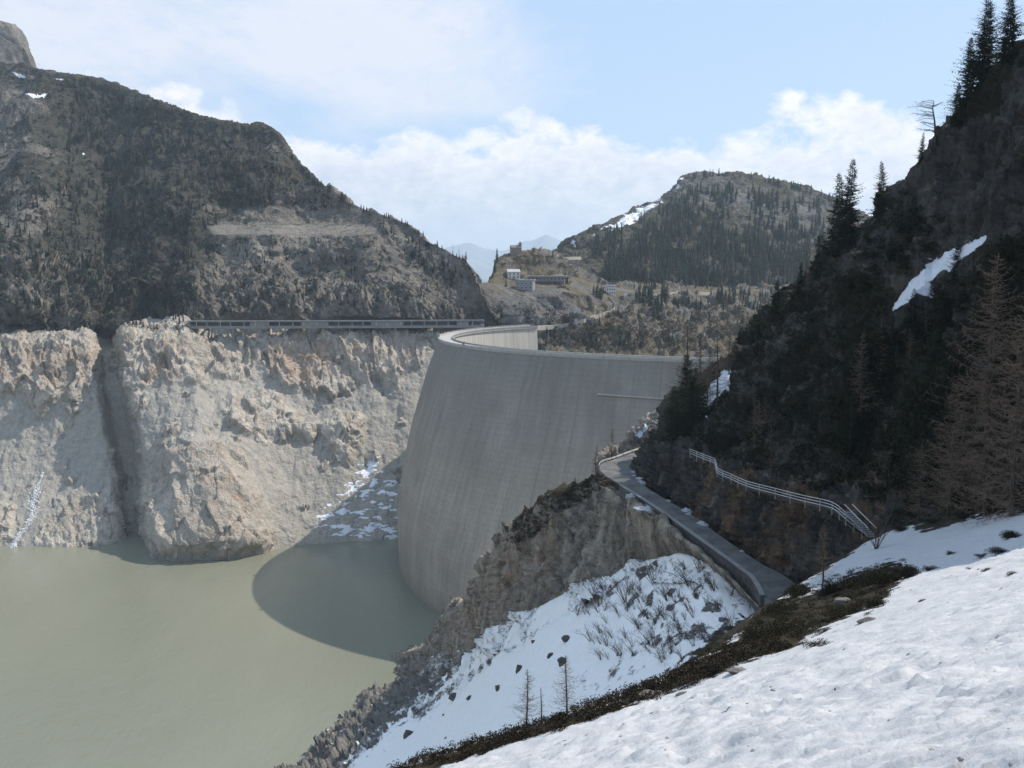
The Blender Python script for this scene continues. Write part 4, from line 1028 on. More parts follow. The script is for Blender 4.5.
# ---------------------------------------------------------------- hamlet on the knoll
M['plaster'] = plain('white_plaster', (.62, .60, .56), var=.08, scale=.4)
M['rosy'] = plain('rosy_stone', (.235, .18, .16), var=.2, scale=.4)
M['greywall'] = plain('grey_render', (.26, .26, .27), var=.12, scale=.4)
M['rubble'] = plain('rubble_stone', (.22, .20, .175), var=.35, scale=.7)
M['slate'] = plain('slate_roof', (.13, .135, .15), var=.2, scale=.6)
M['lightroof'] = plain('pale_metal_roof', (.42, .43, .44), var=.1, scale=.3, rough=.6)
M['pane'] = plain('window_glass', (.02, .024, .03), rough=.12, var=.1, scale=1, spec=.5)
def spot(px, py, dd=0):
    p = hit(px, py); return p
def house(name, label, cat, px, py, w, d, h, wall, roof, rise=0., over=.5, rows=(), wn=4, ww=1.1, wh=1.3, rz=0., loc=None, extra=None, chimney=False):
    p = loc if loc is not None else spot(px, py)
    root = empty(name, tuple(p), rz); tag(root, label, cat)
    b = MB(); b.box(-w / 2, w / 2, 0, d, -3, h); b.build('wall', M[wall], root)
    b = MB()
    if rise > 0:
        y0, y1, x0, x1 = -over, d + over, -w / 2 - over, w / 2 + over; ym = d / 2; z0 = h + .003; t_ = .3
        b.add([(x0, y0, z0 - .1), (x1, y0, z0 - .1), (x1, ym, z0 + rise), (x0, ym, z0 + rise), (x0, y1, z0 - .1), (x1, y1, z0 - .1),
               (x0, y0, z0 - .1 + t_), (x1, y0, z0 - .1 + t_), (x1, ym, z0 + rise + t_), (x0, ym, z0 + rise + t_), (x0, y1, z0 - .1 + t_), (x1, y1, z0 - .1 + t_)],
              [(6, 7, 8, 9), (9, 8, 11, 10), (0, 3, 2, 1), (3, 4, 5, 2), (0, 1, 7, 6), (4, 10, 11, 5), (0, 6, 9, 3), (3, 9, 10, 4), (1, 2, 8, 7), (2, 5, 11, 8)])
        rf = b.build('roof', M[roof], root)
        gb = MB(); gb.add([(-w / 2 + .02, .02, h), (-w / 2 + .02, d - .02, h), (-w / 2 + .02, d / 2, h + rise * .93), (w / 2 - .02, .02, h), (w / 2 - .02, d - .02, h), (w / 2 - .02, d / 2, h + rise * .93)], [(0, 2, 1), (3, 4, 5), (0, 3, 5, 2), (1, 2, 5, 4)])
        gb.build('gable', M[wall], root)
    else:
        b.box(-w / 2 - over, w / 2 + over, -over, d + over, h + .003, h + .45); rf = b.build('roof', M[roof], root)
    if chimney:
        b = MB(); b.box(w * .22, w * .22 + .9, d * .5, d * .5 + .9, h, h + rise + 1.3); b.build('chimney', M['rubble'], rf)
    for z in rows:
        for i in range(wn):
            x = -w / 2 + w * (i + .5) / wn
            fr = MB(); fr.box(x - ww / 2, x + ww / 2, -.08, .05, z, z + wh); f_ = fr.build('window', M['plaster'] if wall != 'plaster' else M['timber'], root)
            pb = MB(); pb.box(x - ww / 2 + .12, x + ww / 2 - .12, -.1, -.02, z + .12, z + wh - .12); pb.build('pane', M['pane'], f_)
    if extra: extra(root)
    if px < 570: root.scale = (1.08, 1.1, 1.12)
    return root
def rest(root):
    b = MB(); b.box(-17, 15, -2.6, -.3, 2.3, 2.7); b.build('terrace', M['concd'], root)
    for x in range(-16, 16, 4):
        b = MB(); b.box(x - .15, x + .15, -2.5, -2.2, -3, 2.3); b.build('terrace_post', M['timber'], root)
house('long_building', 'long low building with a pale flat roof near the top of the knoll', 'building', 546, 284, 33, 10, 6.5, 'rubble', 'lightroof', 0, 1.6, (3.6,), 10, 2.2, 1.6, rz=-.12, extra=rest)
house('grey_house', 'square grey house with pale flat roof in front of the long low building', 'house', 524, 290, 15, 10, 8, 'greywall', 'lightroof', 0, .8, (1.2, 4.6), 4, 1.6, 1.4, rz=-.25)
house('small_house', 'small white house with pale pitched roof left of the long low building', 'house', 514, 279, 11, 8, 6, 'plaster', 'lightroof', 2.2, .5, (1.2, 3.6), 3, rz=.2, chimney=True)
def turret(root):
    b = MB(); b.box(3.0, 5.4, 1, 3.4, 0, 9.2); b.build('bell_tower', M['rosy'], root)
    b = MB(); b.add([(2.7, .7, 9.2), (5.7, .7, 9.2), (5.7, 3.7, 9.2), (2.7, 3.7, 9.2), (4.2, 2.2, 11.4)], [(0, 1, 4), (1, 2, 4), (2, 3, 4), (3, 0, 4), (3, 2, 1, 0)]); b.build('spire', M['slate'], root)
house('chapel', 'small rosy chapel with a bell tower on the top of the knoll', 'chapel', 516, 254, 9, 7, 5.5, 'rosy', 'rosy', 2.2, .3, (1.6,), 2, 1.0, 1.8, rz=.15, extra=turret)
house('white_house', 'white two-storey house beside the road at the foot of the wooded hill', 'house', 611, 295, 9.5, 8, 8.2, 'plaster', 'slate', 1.8, .4, (1.4, 4.8), 4, 1.1, 1.4, rz=-.1, chimney=True)
house('small_shed', 'small pale shed just right of the white house', 'shed', 626, 296, 3.6, 4, 3.2, 'plaster', 'slate', .8, .2, (), 0)
house('concrete_tower', 'plain grey concrete tower above the road end of the dam', 'tower', 577, 319, 6, 5, 8.5, 'conc' if 'conc' in M else 'greywall', 'concd', 0, .15, (5.5,), 1, 1., 1.)
def stn(root):
    for x in (-4, 4):
        b = MB(); b.box(x - .3, x + .3, -.4, .2, -9, 1); b.build('stilt', M['timber'], root)
house('stilt_hut', 'dark hut on stilts just right of the long low building', 'hut', 563, 283, 9, 6, 4.2, 'timber', 'slate', 0, .8, (1.6,), 3, rz=-.1, extra=stn)

# roads on the knoll, draped on the slope
def draped(name, pxs, width, mat, z=.5):
    P = []
    px = np.array(pxs, float); k = np.arange(len(px)); Q = pchip(k, px, np.linspace(0, len(px) - 1, 40))
    for x, y in Q:
        h_ = hit(x, y)
        if h_ is not None: P.append(np.array(h_))
    P = np.array(P)
    for i in range(1, len(P)):
        P[i][1] = np.clip(P[i][1], P[i - 1][1] - 14, P[i - 1][1] + 14)
    ker = np.ones(5) / 5; P = np.stack([np.convolve(np.pad(P[:, j], 2, 'edge'), ker, 'valid') for j in range(3)], -1)
    b = MB(); b.strip(P + [0, -width / 2, 0], P + [0, width / 2, 0], -3, z); return tag(b.build(name, mat), kind='structure')
M['gravel'] = plain('gravel_road', (.36, .33, .28), var=.12, scale=.2)
draped('road', [(534, 326), (560, 325), (577, 322), (590, 317), (604, 313), (614, 308), (612, 301), (608, 297)], 6, M['gravel'])
draped('road', [(622, 297), (640, 297), (655, 294), (680, 292), (700, 292), (722, 294)], 5, M['gravel'])
draped('path', [(505, 287), (520, 294), (535, 298), (545, 303), (556, 309), (568, 316)], 3.0, M['gravel'], .3)
draped('path', [(556, 254), (566, 258), (575, 266)], 4.0, M['gravel'], .3)
# ---------------------------------------------------------------- waterfall on the far shore
pp = []
for x, y, w in ((47, 462, .8), (43, 475, 1.0), (38, 488, 3.0), (36, 495, 5.5), (33, 505, 6.5), (35, 512, 4.5), (31, 520, 3.5), (26, 528, 2.5), (19, 538, 3), (14, 546, 3.5), (12, 550, 3)):
    h_ = hit(x, y, only=('mountain',))
    if h_ is not None: pp.append((np.array(h_) + [0, -.9, .3], w))
M['foam'] = plain('white_water', (.80, .81, .82), var=.15, scale=.35, rough=.4, bump=.5)
P = np.array([p for p, _ in pp]); Wd_ = np.array([w for _, w in pp]); k = np.arange(len(P))
t_ = np.linspace(0, len(P) - 1, 90); P = pchip(k, P, t_); ww = pchip(k, Wd_, t_)
b = MB()
for i in range(8, 90):
    for _ in range(5):
        c_ = P[i] + [rng.normal() * ww[i] * .34, -.2 * rng.random(), rng.normal() * .6]; h_ = .35 + .09 * ww[i] * rng.random(); l_ = rng.uniform(.5, 1.5); dx_ = rng.normal() * .35
        b.add([c_ + [-h_, 0, 0], c_ + [h_ * rng.uniform(.3, 1), -.05, .1 * rng.normal()], c_ + [h_ + dx_, .25, l_], c_ + [-h_ * rng.uniform(.2, 1) + dx_, .25, l_ * 1.1]], [(0, 1, 2, 3)])
o = b.build('waterfall', M['foam'], smooth=True)
sm = o.modifiers.new('t', 'SOLIDIFY'); sm.thickness = .12
tag(o, 'thin white waterfall running down the bare rock into the lake', 'waterfall')

# ---------------------------------------------------------------- far trees
def in_poly(px, py, q):
    return poly(np.array([float(px)]), np.array([float(py)]), q, .5)[0] > .5
spots = []      # (loc, height m, kind, region)
def scatter(region, q, n, hpx, only, larch_share=.1, clump=0.5, seed=0):
    r = np.random.default_rng(seed); q_ = np.array(q); c = 0; tries = 0
    while c < n and tries < n * 30:
        tries += 1
        x, y = r.uniform(q_[:, 0].min(), q_[:, 0].max()), r.uniform(q_[:, 1].min(), q_[:, 1].max())
        if not in_poly(x, y, q): continue
        nz = fbm(np.array([[x / 26., y / 26., seed]]), 3, seed)[0]
        if nz < clump * (r.random() * 1.2 - .6): continue
        h_ = hit(x, y, only=only)
        if h_ is None: continue
        hp = hpx * r.uniform(.6, 1.25); spots.append((h_, hp * mpp(h_), 'larch' if r.random() < larch_share else 'conifer', region)); c += 1
WH = ('wooded_hill',); MT = ('mountain',); KN = ('knoll',)
scatter('hill', [(562, 290), (590, 246), (640, 222), (690, 192), (740, 190), (820, 205), (835, 300), (700, 292), (600, 284)], 900, 11, WH, .08, .8, 1)
scatter('hill', [(600, 280), (640, 235), (700, 230), (790, 240), (825, 290), (720, 288)], 700, 12, WH, .05, .6, 2)
scatter('mountain', [(60, 90), (120, 100), (190, 130), (250, 170), (235, 215), (190, 240), (200, 325), (80, 330), (70, 220)], 900, 9, MT, .25, .7, 3)
scatter('mountain', [(150, 130), (280, 160), (370, 214), (300, 206), (210, 205)], 230, 6, MT, .3, .6, 4)
scatter('mountain', [(-20, 200), (75, 180), (90, 330), (-20, 330)], 260, 9, MT, .45, .7, 5)
scatter('mountain', [(200, 245), (370, 240), (440, 300), (300, 310), (200, 320)], 160, 6, MT, .4, .7, 6)
scatter('mountain', [(380, 222), (440, 252), (465, 280), (440, 285), (385, 240)], 90, 7, MT, .2, .7, 7)
scatter('knoll', [(640, 300), (672, 298), (668, 326), (650, 328), (636, 318)], 26, 17, KN, .0, .1, 8)
scatter('knoll', [(575, 296), (604, 292), (602, 306), (590, 312), (578, 306)], 16, 10, KN, .1, .2, 9)
scatter('knoll', [(545, 322), (760, 318), (760, 352), (545, 346)], 120, 10, KN, .55, .4, 10)
scatter('knoll', [(630, 287), (820, 287), (820, 312), (640, 308)], 110, 9, KN, .3, .3, 12)
scatter('knoll', [(680, 294), (770, 294), (780, 325), (700, 318)], 55, 10, KN, .4, .4, 11)
for x, y, hp in ((497, 262, 15), (495, 272, 12), (553, 256, 8), (534, 252, 6), (453, 253, 10), (459, 256, 10), (466, 260, 9), (585, 344, 14), (640, 296, 8), (618, 315, 10), (720, 300, 9), (506, 287, 9)):
    h_ = hit(x, y)
    if h_ is not None: spots.append((h_, hp * mpp(h_), 'conifer', 'mountain' if x < 480 else 'knoll'))
# tree tops standing against the sky along the ridges
for x in np.r_[rng.uniform(380, 470, 26), rng.uniform(262, 380, 12)]:
    y = np.interp(x, [r_[0] for r_ in ridge], [r_[1] for r_ in ridge]) + 3; h_ = hit(x, y, only=MT)
    if h_ is not None: spots.append((h_, rng.uniform(4, 8) * mpp(h_), 'conifer', 'mountain'))
for x in rng.uniform(690, 845, 60):
    y = np.interp(x, [r_[0] for r_ in hr], [r_[1] for r_ in hr]) + 3; h_ = hit(x, y, only=WH)
    if h_ is not None: spots.append((h_, rng.uniform(4, 9) * mpp(h_), 'conifer', 'hill'))
spots.sort(key=lambda s: -s[1] / s[0].y)
LAB = {('hill', 'conifer'): ('dark conifer among many on the wooded hill beyond the dam', 'conifers on the wooded hill'), ('hill', 'larch'): ('bare brown larch among the conifers on the wooded hill', 'larches on the wooded hill'),
       ('mountain', 'conifer'): ('small dark conifer on the mountainside above the far shore', 'conifers on the mountainside'), ('mountain', 'larch'): ('bare brown larch on the mountainside above the far shore', 'larches on the mountainside'),
       ('knoll', 'conifer'): ('dark conifer on the brown slope behind the dam crest', 'conifers behind the dam'), ('knoll', 'larch'): ('bare brown larch on the brown slope behind the dam crest', 'larches behind the dam')}
def two_mat_mesh(name, T, mi, mats):
    o = quads(name, T, None, None, mats, mi); me = o.data; D.objects.remove(o); return me
MC = [two_mat_mesh('conifer', T, mi, [M['needlefar'], M['bark']]) for T, mi in LOW]
ML = [two_mat_mesh('larch', T, mi, [M['larchfar'], M['bark']]) for T, mi in LOWL]
cnt = {'conifer': 0, 'larch': 0}; CAP = {'conifer': 262, 'larch': 90}; rest_ = {'hill': [], 'mountain': [], 'knoll': []}
for loc, h, kind, reg in spots:
    lib = MC if kind == 'conifer' else ML
    if cnt[kind] < CAP[kind]:
        cnt[kind] += 1; me = lib[rng.integers(len(lib))]
        o = D.objects.new(kind, me); COL.objects.link(o); o.location = loc; s = h * rng.uniform(.85, 1.2); o.scale = (s, s, h); o.rotation_euler = (0, 0, rng.uniform(0, 6))
        tag(o, LAB[reg, kind][0], 'conifer' if kind == 'conifer' else 'larch', LAB[reg, kind][1])
    else: rest_[reg].append((loc, h, kind))
for reg, L in rest_.items():
    if not L: continue
    TT, MI = [], []
    for loc, h, kind in L:
        T, mi = (LOW if kind == 'conifer' else LOWL)[rng.integers(3)]
        a = rng.uniform(0, 6.28); c, s = math.cos(a), math.sin(a); Rm = np.array([[c, -s, 0], [s, c, 0], [0, 0, 1]])
        TT.append((T @ Rm.T) * np.array([h, h, h]) + np.array(loc)); MI.append(np.where(mi == 1, 2, 0 if kind == 'conifer' else 1))
    o = quads('distant_forest', np.concatenate(TT), None, None, [M['needlefar'], M['larchfar'], M['bark']], np.concatenate(MI)); tag(o, kind='stuff')
# low brush on the knoll and mountainside
def brush(name, q, n, rpx, only, mat, seed, per=14, leaf=.8, flat=.7):
    r = np.random.default_rng(seed); q_ = np.array(q); C, R = [], []; tries = 0
    while len(C) < n and tries < n * 12:
        tries += 1
        x, y = r.uniform(q_[:, 0].min(), q_[:, 0].max()), r.uniform(q_[:, 1].min(), q_[:, 1].max())
        if not in_poly(x, y, q): continue
        if fbm(np.array([[x / 14., y / 14., seed]]), 3, seed)[0] < -.1 + .3 * r.random(): continue
        h_ = hit(x, y, only=only)
        if h_ is None: continue
        C.append(h_); R.append(rpx * r.uniform(.5, 1.3) * mpp(h_))
    if not C: return
    tag(quads(name, leafcloud(np.array(C), np.array(R), per, leaf, seed, flat), mat), kind='stuff')
brush('bare_brush', [(545, 345), (560, 318), (640, 300), (770, 296), (775, 352), (640, 350)], 620, 3.2, KN, M['brush'], 31, 22, 1.1)
brush('bare_brush', [(500, 280), (505, 256), (560, 256), (590, 275), (570, 292), (545, 284)], 130, 2.6, KN, M['brush'], 32, 20, 1.0)
brush('dwarf_pine_scrub', [(60, 90), (130, 100), (270, 140), (370, 212), (230, 215), (195, 240), (200, 330), (-20, 330), (-20, 130)], 1500, 2.3, MT, M['needlefar'], 33, 12, 1.3)
brush('dwarf_pine_scrub', [(200, 240), (380, 235), (470, 285), (400, 310), (220, 318)], 350, 2.0, MT, M['needlefar'], 34, 12, 1.2)
brush('dwarf_pine_scrub', [(440, 296), (560, 308), (640, 330), (720, 350), (560, 345), (470, 322)], 160, 2.4, KN, M['needlefar'], 35, 14, 1.1)

# ---------------------------------------------------------------- trees and scrub on the near cliff
def foot(px, py, only=('cliff',)):
    h_ = hit(px, py, only=only)
    return h_
def near_conifer(px, ytop, ybase, seed, label, width=.2, group=None, sink=1.0, dens=1., asym=0., lean=0.):
    p = None
    for k in range(0, 40, 2):
        p = foot(px, ybase + k)
        if p is not None: break
    if p is None: return
    h = (ybase - ytop) * mpp(p) + sink
    o = conifer('conifer', h, seed, width, tuple(p - Vector((0, 0, sink))), dens, lean, asym); tag(o, label, 'conifer', group)
near_conifer(984, -6, 72, 11, 'tallest dark conifer on the skyline of the near cliff', .27, dens=1.5)
near_conifer(1008, -8, 60, 12, 'dark conifer at the top of the near cliff right of the tallest one', .26, dens=1.5)
near_conifer(969, 40, 98, 13, 'dark conifer leaning out below the tallest one on the skyline', .32, asym=.25, dens=1.4)
near_conifer(957, 84, 120, 14, 'short ragged conifer at the foot of the skyline group', .34, dens=1.3)
near_conifer(922, 133, 158, 15, 'little conifer beside the bare windswept tree on the skyline', .2)
near_conifer(848, 160, 246, 16, 'taller of the two conifers side by side on the cliff edge', .2)
near_conifer(836, 174, 254, 17, 'shorter left one of the two conifers side by side on the cliff edge', .22)
near_conifer(880, 162, 214, 18, 'lone conifer on the cliff edge between the pair and the bare tree', .2)
near_conifer(866, 222, 240, 19, 'tiny conifer on the cliff edge beside the lone conifer', .28)
near_conifer(818, 236, 278, 20, 'thin small conifer on the cliff edge left of the pair', .16)
near_conifer(800, 262, 296, 21, 'small conifer low on the cliff edge above the dam', .22)
near_conifer(776, 280, 312, 22, 'bushy little conifer at the lower end of the cliff edge', .3)
near_conifer(752, 318, 344, 23, 'small dark conifer by the notch low on the cliff edge', .3)
near_conifer(686, 352, 430, 24, 'broad dark conifer on the nose of the cliff above the road bend', .36, dens=1.5)
near_conifer(674, 384, 438, 25, 'low dark conifer at the very end of the cliff nose', .5, dens=1.4)
near_conifer(695, 366, 424, 27, 'dark conifer behind the broad one on the cliff nose', .4, dens=1.4)
near_conifer(704, 378, 420, 26, 'small dark conifer just left of the ledge snow on the cliff nose', .36)
def near_larch(px, ytop, ybase, seed, label, width=.19, only=('cliff',), dens=1., group=None, lean=0., twig=1., name='larch'):
    p = None
    for k in range(0, 30, 2):
        p = foot(px, ybase + k, only)
        if p is not None: break
    if p is None: return
    h = (ybase - ytop) * mpp(p); o = larch(name, h, seed, width, tuple(p), dens, lean=lean, twig=twig, wmin=.07 * mpp(p)); tag(o, label, 'larch', group)
near_larch(685, 312, 432, 31, 'tall thin bare larch on the nose of the cliff, in front of the dam end', .1, dens=.8)
near_larch(716, 316, 408, 32, 'bare larch rising from the snow ledge on the cliff nose', .17, dens=.8)
near_larch(806, 240, 300, 33, 'thin bare larch on the cliff edge left of the conifer pair', .1, dens=.6)
near_larch(983, 248, 540, 34, 'biggest bare larch, brown and twiggy, at the right edge of the near cliff', .25, dens=1.9, twig=2.2)
near_larch(1012, 285, 545, 35, 'bare brown larch at the far right behind the biggest one', .22, dens=1.6, twig=2)
near_larch(949, 372, 535, 36, 'smaller bare larch left of the biggest one', .25, dens=1.4, twig=1.9)
near_larch(917, 440, 548, 37, 'short bare larch in the shade left of the larch group', .26, dens=1.1, twig=1.7)
near_larch(822, 520, 592, 38, 'pale bare larch sapling at the foot of the cliff by the road', .3, only=('cliff', 'snow_slope'), dens=.7)
near_larch(770, 420, 505, 39, 'slender bare larch on the cliff above the walkway', .14, dens=.6)
near_larch(860, 330, 420, 40, 'bare larch in the middle of the dark cliff', .2, dens=.8)
near_larch(612, 426, 464, 41, 'small bare larch beyond the guard rail at the road bend', .24, only=('outcrop', 'spur', 'road'), dens=.7)
near_larch(596, 442, 474, 42, 'little bare larch at the tip of the road bend', .26, only=('spur', 'outcrop'), dens=.6)
near_larch(527, 664, 727, 43, 'left one of the two bare larch saplings on the gully snow', .3, only=('snowy_gully', 'snow_slope'), dens=.9, twig=1.3)
near_larch(541, 684, 725, 44, 'shortest bare sapling between the two larches on the gully snow', .14, only=('snowy_gully', 'snow_slope'), dens=.4)
near_larch(566, 650, 716, 45, 'right one of the two bare larch saplings on the gully snow', .3, only=('snowy_gully', 'snow_slope'), dens=.9, twig=1.3)
near_larch(700, 332, 392, 46, 'bare larch between the tall thin one and the snow ledge on the cliff nose', .24, dens=1.2, twig=1.6)
near_larch(729, 330, 374, 47, 'short bare larch just right of the snow ledge on the cliff nose', .28, dens=1.2, twig=1.6)
near_larch(708, 350, 400, 48, 'shortest bare larch at the left edge of the ledge snow', .3, dens=1.1, twig=1.6)
for i, (x, y0, y1) in enumerate(((553, 493, 508), (546, 496, 508), (520, 512, 526), (575, 476, 488))):
    p = foot(x, y1, ('spur',))
    if p is not None:
        o = conifer('conifer', (y1 - y0) * mpp(p) + .5, 50 + i, .3, tuple(p - Vector((0, 0, .5))), .5)
        tag(o, ('small conifer on the lip of the rock spur, tallest of four', 'small conifer on the spur just left of the tallest', 'little conifer lowest on the rock spur edge', 'little conifer on the spur nearest the road bend')[i], 'conifer')
# more trees clinging to the dark face
protos = {}
r_ = np.random.default_rng(77); n_ = 0
fq = [(722, 440), (745, 360), (790, 305), (850, 262), (900, 215), (960, 260), (950, 480), (880, 500), (800, 470)]
while n_ < 26:
    x, y = r_.uniform(720, 960), r_.uniform(215, 495)
    if not in_poly(x, y, fq): continue
    p = foot(x, y)
    if p is None or any(in_poly(x, y, s_) for s_ in [[(880, 330), (890, 280), (950, 230), (1000, 225), (990, 260), (930, 300)]]): continue
    kind = 'larch' if r_.random() < .3 else 'conifer'; v_ = n_ % 3
    if (kind, v_) not in protos:
        protos[kind, v_] = conifer('conifer', 8., 200 + v_, .27, (0, 0, 0), .8) if kind == 'conifer' else larch('larch', 9., 210 + v_, .2, (0, 0, 0), .6, twig=1.3, wmin=.012)
        o = protos[kind, v_]
    else: o = copy_tree(protos[kind, v_])
    s_ = r_.uniform(.55, 1.15); o.location = p - Vector((0, 0, .3)); o.scale = (s_, s_, s_ * r_.uniform(.85, 1.25)); o.rotation_euler = (0, 0, r_.uniform(0, 6)); n_ += 1
    if kind == 'conifer': tag(o, 'dark conifer rooted in the shaded face of the near cliff', 'conifer', 'conifers on the near cliff face')
    else: tag(o, 'thin bare larch rooted in the shaded face of the near cliff', 'larch', 'larches on the near cliff face')
# windswept dead tree
p = None
for k_ in range(0, 40, 2):
    p = foot(936, 146 + k_)
    if p is not None: break
if p is not None:
    k = mpp(p); r = np.random.default_rng(3); root = empty('dead_tree', tuple(p)); tag(root, 'bare windswept tree leaning over the cliff edge against the sky', 'tree')
    tr = [(0, 0, -.5), (-1.2 * k, 0, 12 * k), (-2.5 * k, 0, 24 * k), (-5 * k, 0, 36 * k), (-4 * k, 0, 43 * k)]
    b = MB(); b.tube(tr, [.24, .2, .15, .1, .05], 6); b.build('trunk', M['bark'], root, True)
    b = MB()
    for i in range(26):
        s = r.uniform(.28, 1); z = 43 * k * s; x0 = np.interp(z, [q_[2] for q_ in tr], [q_[0] for q_ in tr]); L = r.uniform(7, 24) * k * (1.1 - .4 * abs(s - .75)); sg = -1 if r.random() < .82 else .55
        e = np.array([x0 + sg * L, r.normal() * L * .35, z + r.uniform(-.12, .34) * L]); m_ = np.array([x0 + sg * L * .5, e[1] * .5, z + .1 * L])
        b.tube([(x0, 0, z), m_, e], [.07, .045, .015], 4, caps=False)
        for _ in range(7):
            q0 = m_ + (e - m_) * r.random(); b.tube([q0, q0 + np.array([sg * r.uniform(0, 1), r.normal() * .6, r.uniform(-.5, .7)]) * L * .22], [.022, .008], 3, caps=False)
    b.build('branches', M['twig'], root)
# dwarf pine scrub over the cliff
def in_any(n, q, only, seed, thr=-.2, sc=18.):
    r = np.random.default_rng(seed); q_ = np.array(q); out = []; tries = 0
    while len(out) < n and tries < n * 14:
        tries += 1
        x, y = r.uniform(q_[:, 0].min(), q_[:, 0].max()), r.uniform(q_[:, 1].min(), q_[:, 1].max())
        if not in_poly(x, y, q) or fbm(np.array([[x / sc, y / sc, seed]]), 3, seed)[0] < thr + .25 * r.normal(): continue
        h_ = hit(x, y, only=only)
        if h_ is not None: out.append(h_)
    return out
q = [(660, 440), (700, 400), (735, 372), (770, 310), (840, 256), (900, 188), (960, 235), (1030, 240), (1030, 520), (900, 505), (850, 500), (720, 462)]
SN_ = [[(880, 326), (893, 280), (945, 236), (998, 222), (998, 256), (942, 290), (915, 324)], [(688, 430), (692, 395), (722, 360), (742, 362), (736, 398), (714, 428)]]
C = [c for c in in_any(1500, q, ('cliff',), 51, .02)]
C = [c for c in C if not any(in_poly(512 + F * c.x / (c.y * CP - (c.z - 50) * SP), py_of(c.y, c.z), s_) for s_ in SN_)]
R_ = np.random.default_rng(52).uniform(.5, 1.7, len(C))
tag(quads('dwarf_pine_scrub', leafcloud(np.array(C), R_, 46, .42, 53, .75), M['scrub']), kind='stuff')
C = in_any(420, [(505, 545), (520, 512), (560, 492), (600, 474), (612, 484), (560, 512), (530, 540)], ('spur',), 54, -.3)
tag(quads('dry_scrub', leafcloud(np.array(C), np.random.default_rng(55).uniform(.3, 1.0, len(C)), 30, .32, 56, .7), leafmat('dry_scrub_leaves', (.035, .03, .017), (.10, .075, .045), scale=.6)), kind='stuff')

# ---------------------------------------------------------------- bare bushes in the gully
NB = [bare_bush('bare_bush', 1., s, n=10, lean=(-.75, -.15)).data for s in range(60, 64)]
for o in list(D.objects):
    if o.name.startswith('bare_bush'): D.objects.remove(o)
r = np.random.default_rng(8); nb = 0
fixed = [(600, 606, 26), (626, 602, 22), (655, 583, 26), (690, 585, 26), (700, 575, 20), (622, 655, 18), (640, 628, 16), (668, 600, 22), (715, 590, 22), (675, 620, 16)]
for i in range(170):
    x, y, hp = fixed[i] if i < len(fixed) else (r.uniform(575, 750), r.uniform(560, 665), r.uniform(6, 17))
    if not in_poly(x, y, [(575, 612), (640, 566), (700, 556), (750, 600), (745, 630), (680, 660), (600, 680)]): continue
    p = foot(x, y, ('snowy_gully',))
    if p is None: continue
    o = D.objects.new('bare_bush', NB[i % 4]); COL.objects.link(o); o.location = p; s = hp * mpp(p) * 1.1; o.scale = (s, s, s); o.rotation_euler = (0, 0, r.normal() * .7)
    tag(o, 'bare alder bush bent over the gully snow below the road', 'bush', 'bare bushes in the snowy gully')
o = bare_bush('bare_bush', 46 * mpp(foot(876, 548, ('snow_slope', 'cliff'))), 71, tuple(foot(876, 549, ('snow_slope', 'cliff'))), 16); tag(o, 'bare bush alone on the upper edge of the near snow', 'bush')

# ---------------------------------------------------------------- boulders
BD = [boulder_mesh('boulder', s, M['boulddark']) for s in range(4)]; BL = [boulder_mesh('boulder', s + 10, M['bould']) for s in range(4)]
for i, (x, y, w, h, lab) in enumerate(((520, 664, 13, 18, 'tall dark boulder standing in the gully snow'), (551, 653, 12, 8, 'dark boulder in the snow between the tall one and the larger flat one'), (564, 658, 18, 15, 'largest brown boulder in the gully snow above the saplings'),
        (568, 636, 20, 7, 'long flat dark rock highest on the gully snow'), (455, 694, 19, 9, 'flat dark rock with a smaller one beside it low in the gully'), (470, 696, 12, 5, 'small flat rock beside the larger flat rock low in the gully'),
        (499, 686, 12, 6, 'low brown rock in the snow left of the saplings'), (409, 730, 18, 17, 'big brown boulder lowest in the gully snow'), (444, 714, 5, 3, 'tiny dark stone in the snow low in the gully'), (446, 737, 5, 3, 'tiny stone by the near snow crest'), (534, 640, 9, 5, 'small dark rock on the snow under the spur'))):
    p = foot(x, y + h * .3, ('snowy_gully',))
    if p is None: continue
    k = mpp(p) / 2; put(BD[i % 4], 'boulder', p, (w * k * .85, w * k * 1.0, h * k * 1.25), r.uniform(0, 3), lab, 'boulder', sink=.1)
for i, (x, y, w, h, lab) in enumerate(((843, 598, 22, 17, 'pale boulder among the dark junipers, upper of two'), (869, 616, 25, 15, 'pale boulder at the snow edge, right one of the juniper rocks'), (812, 628, 10, 10, 'small pale rock among the junipers'), (742, 668, 30, 10, 'long low slab at the edge of the near snow'),
        (655, 693, 40, 12, 'longest flat slab in the heath band at the snow crest'), (683, 691, 16, 9, 'small grey rock touching the snow crest'), (840, 612, 8, 6, 'little stone just below the upper pale boulder'))):
    p = foot(x, y + h * .3, ('snow_slope',))
    if p is None: continue
    k = mpp(p) / 2; put(BL[i % 4], 'boulder', p, (w * k * .85, w * k * .9, h * k * 1.2), r.uniform(-.3, .3), lab, 'boulder', sink=.15)
p = foot(775, 690, ('snow_slope',)); k = mpp(p) / 2
put(boulder_mesh('snow_block', 77, M['snowobj'], 1), 'snow_block', p, (13 * k, 12 * k, 12 * k), .3, 'grey snow block lying on the near snow slope', 'snow block', sink=.2)
r2 = np.random.default_rng(19)
SB = [boulder_mesh('snow_lump', 80 + s, M['snowobj'], 1) for s in range(3)]
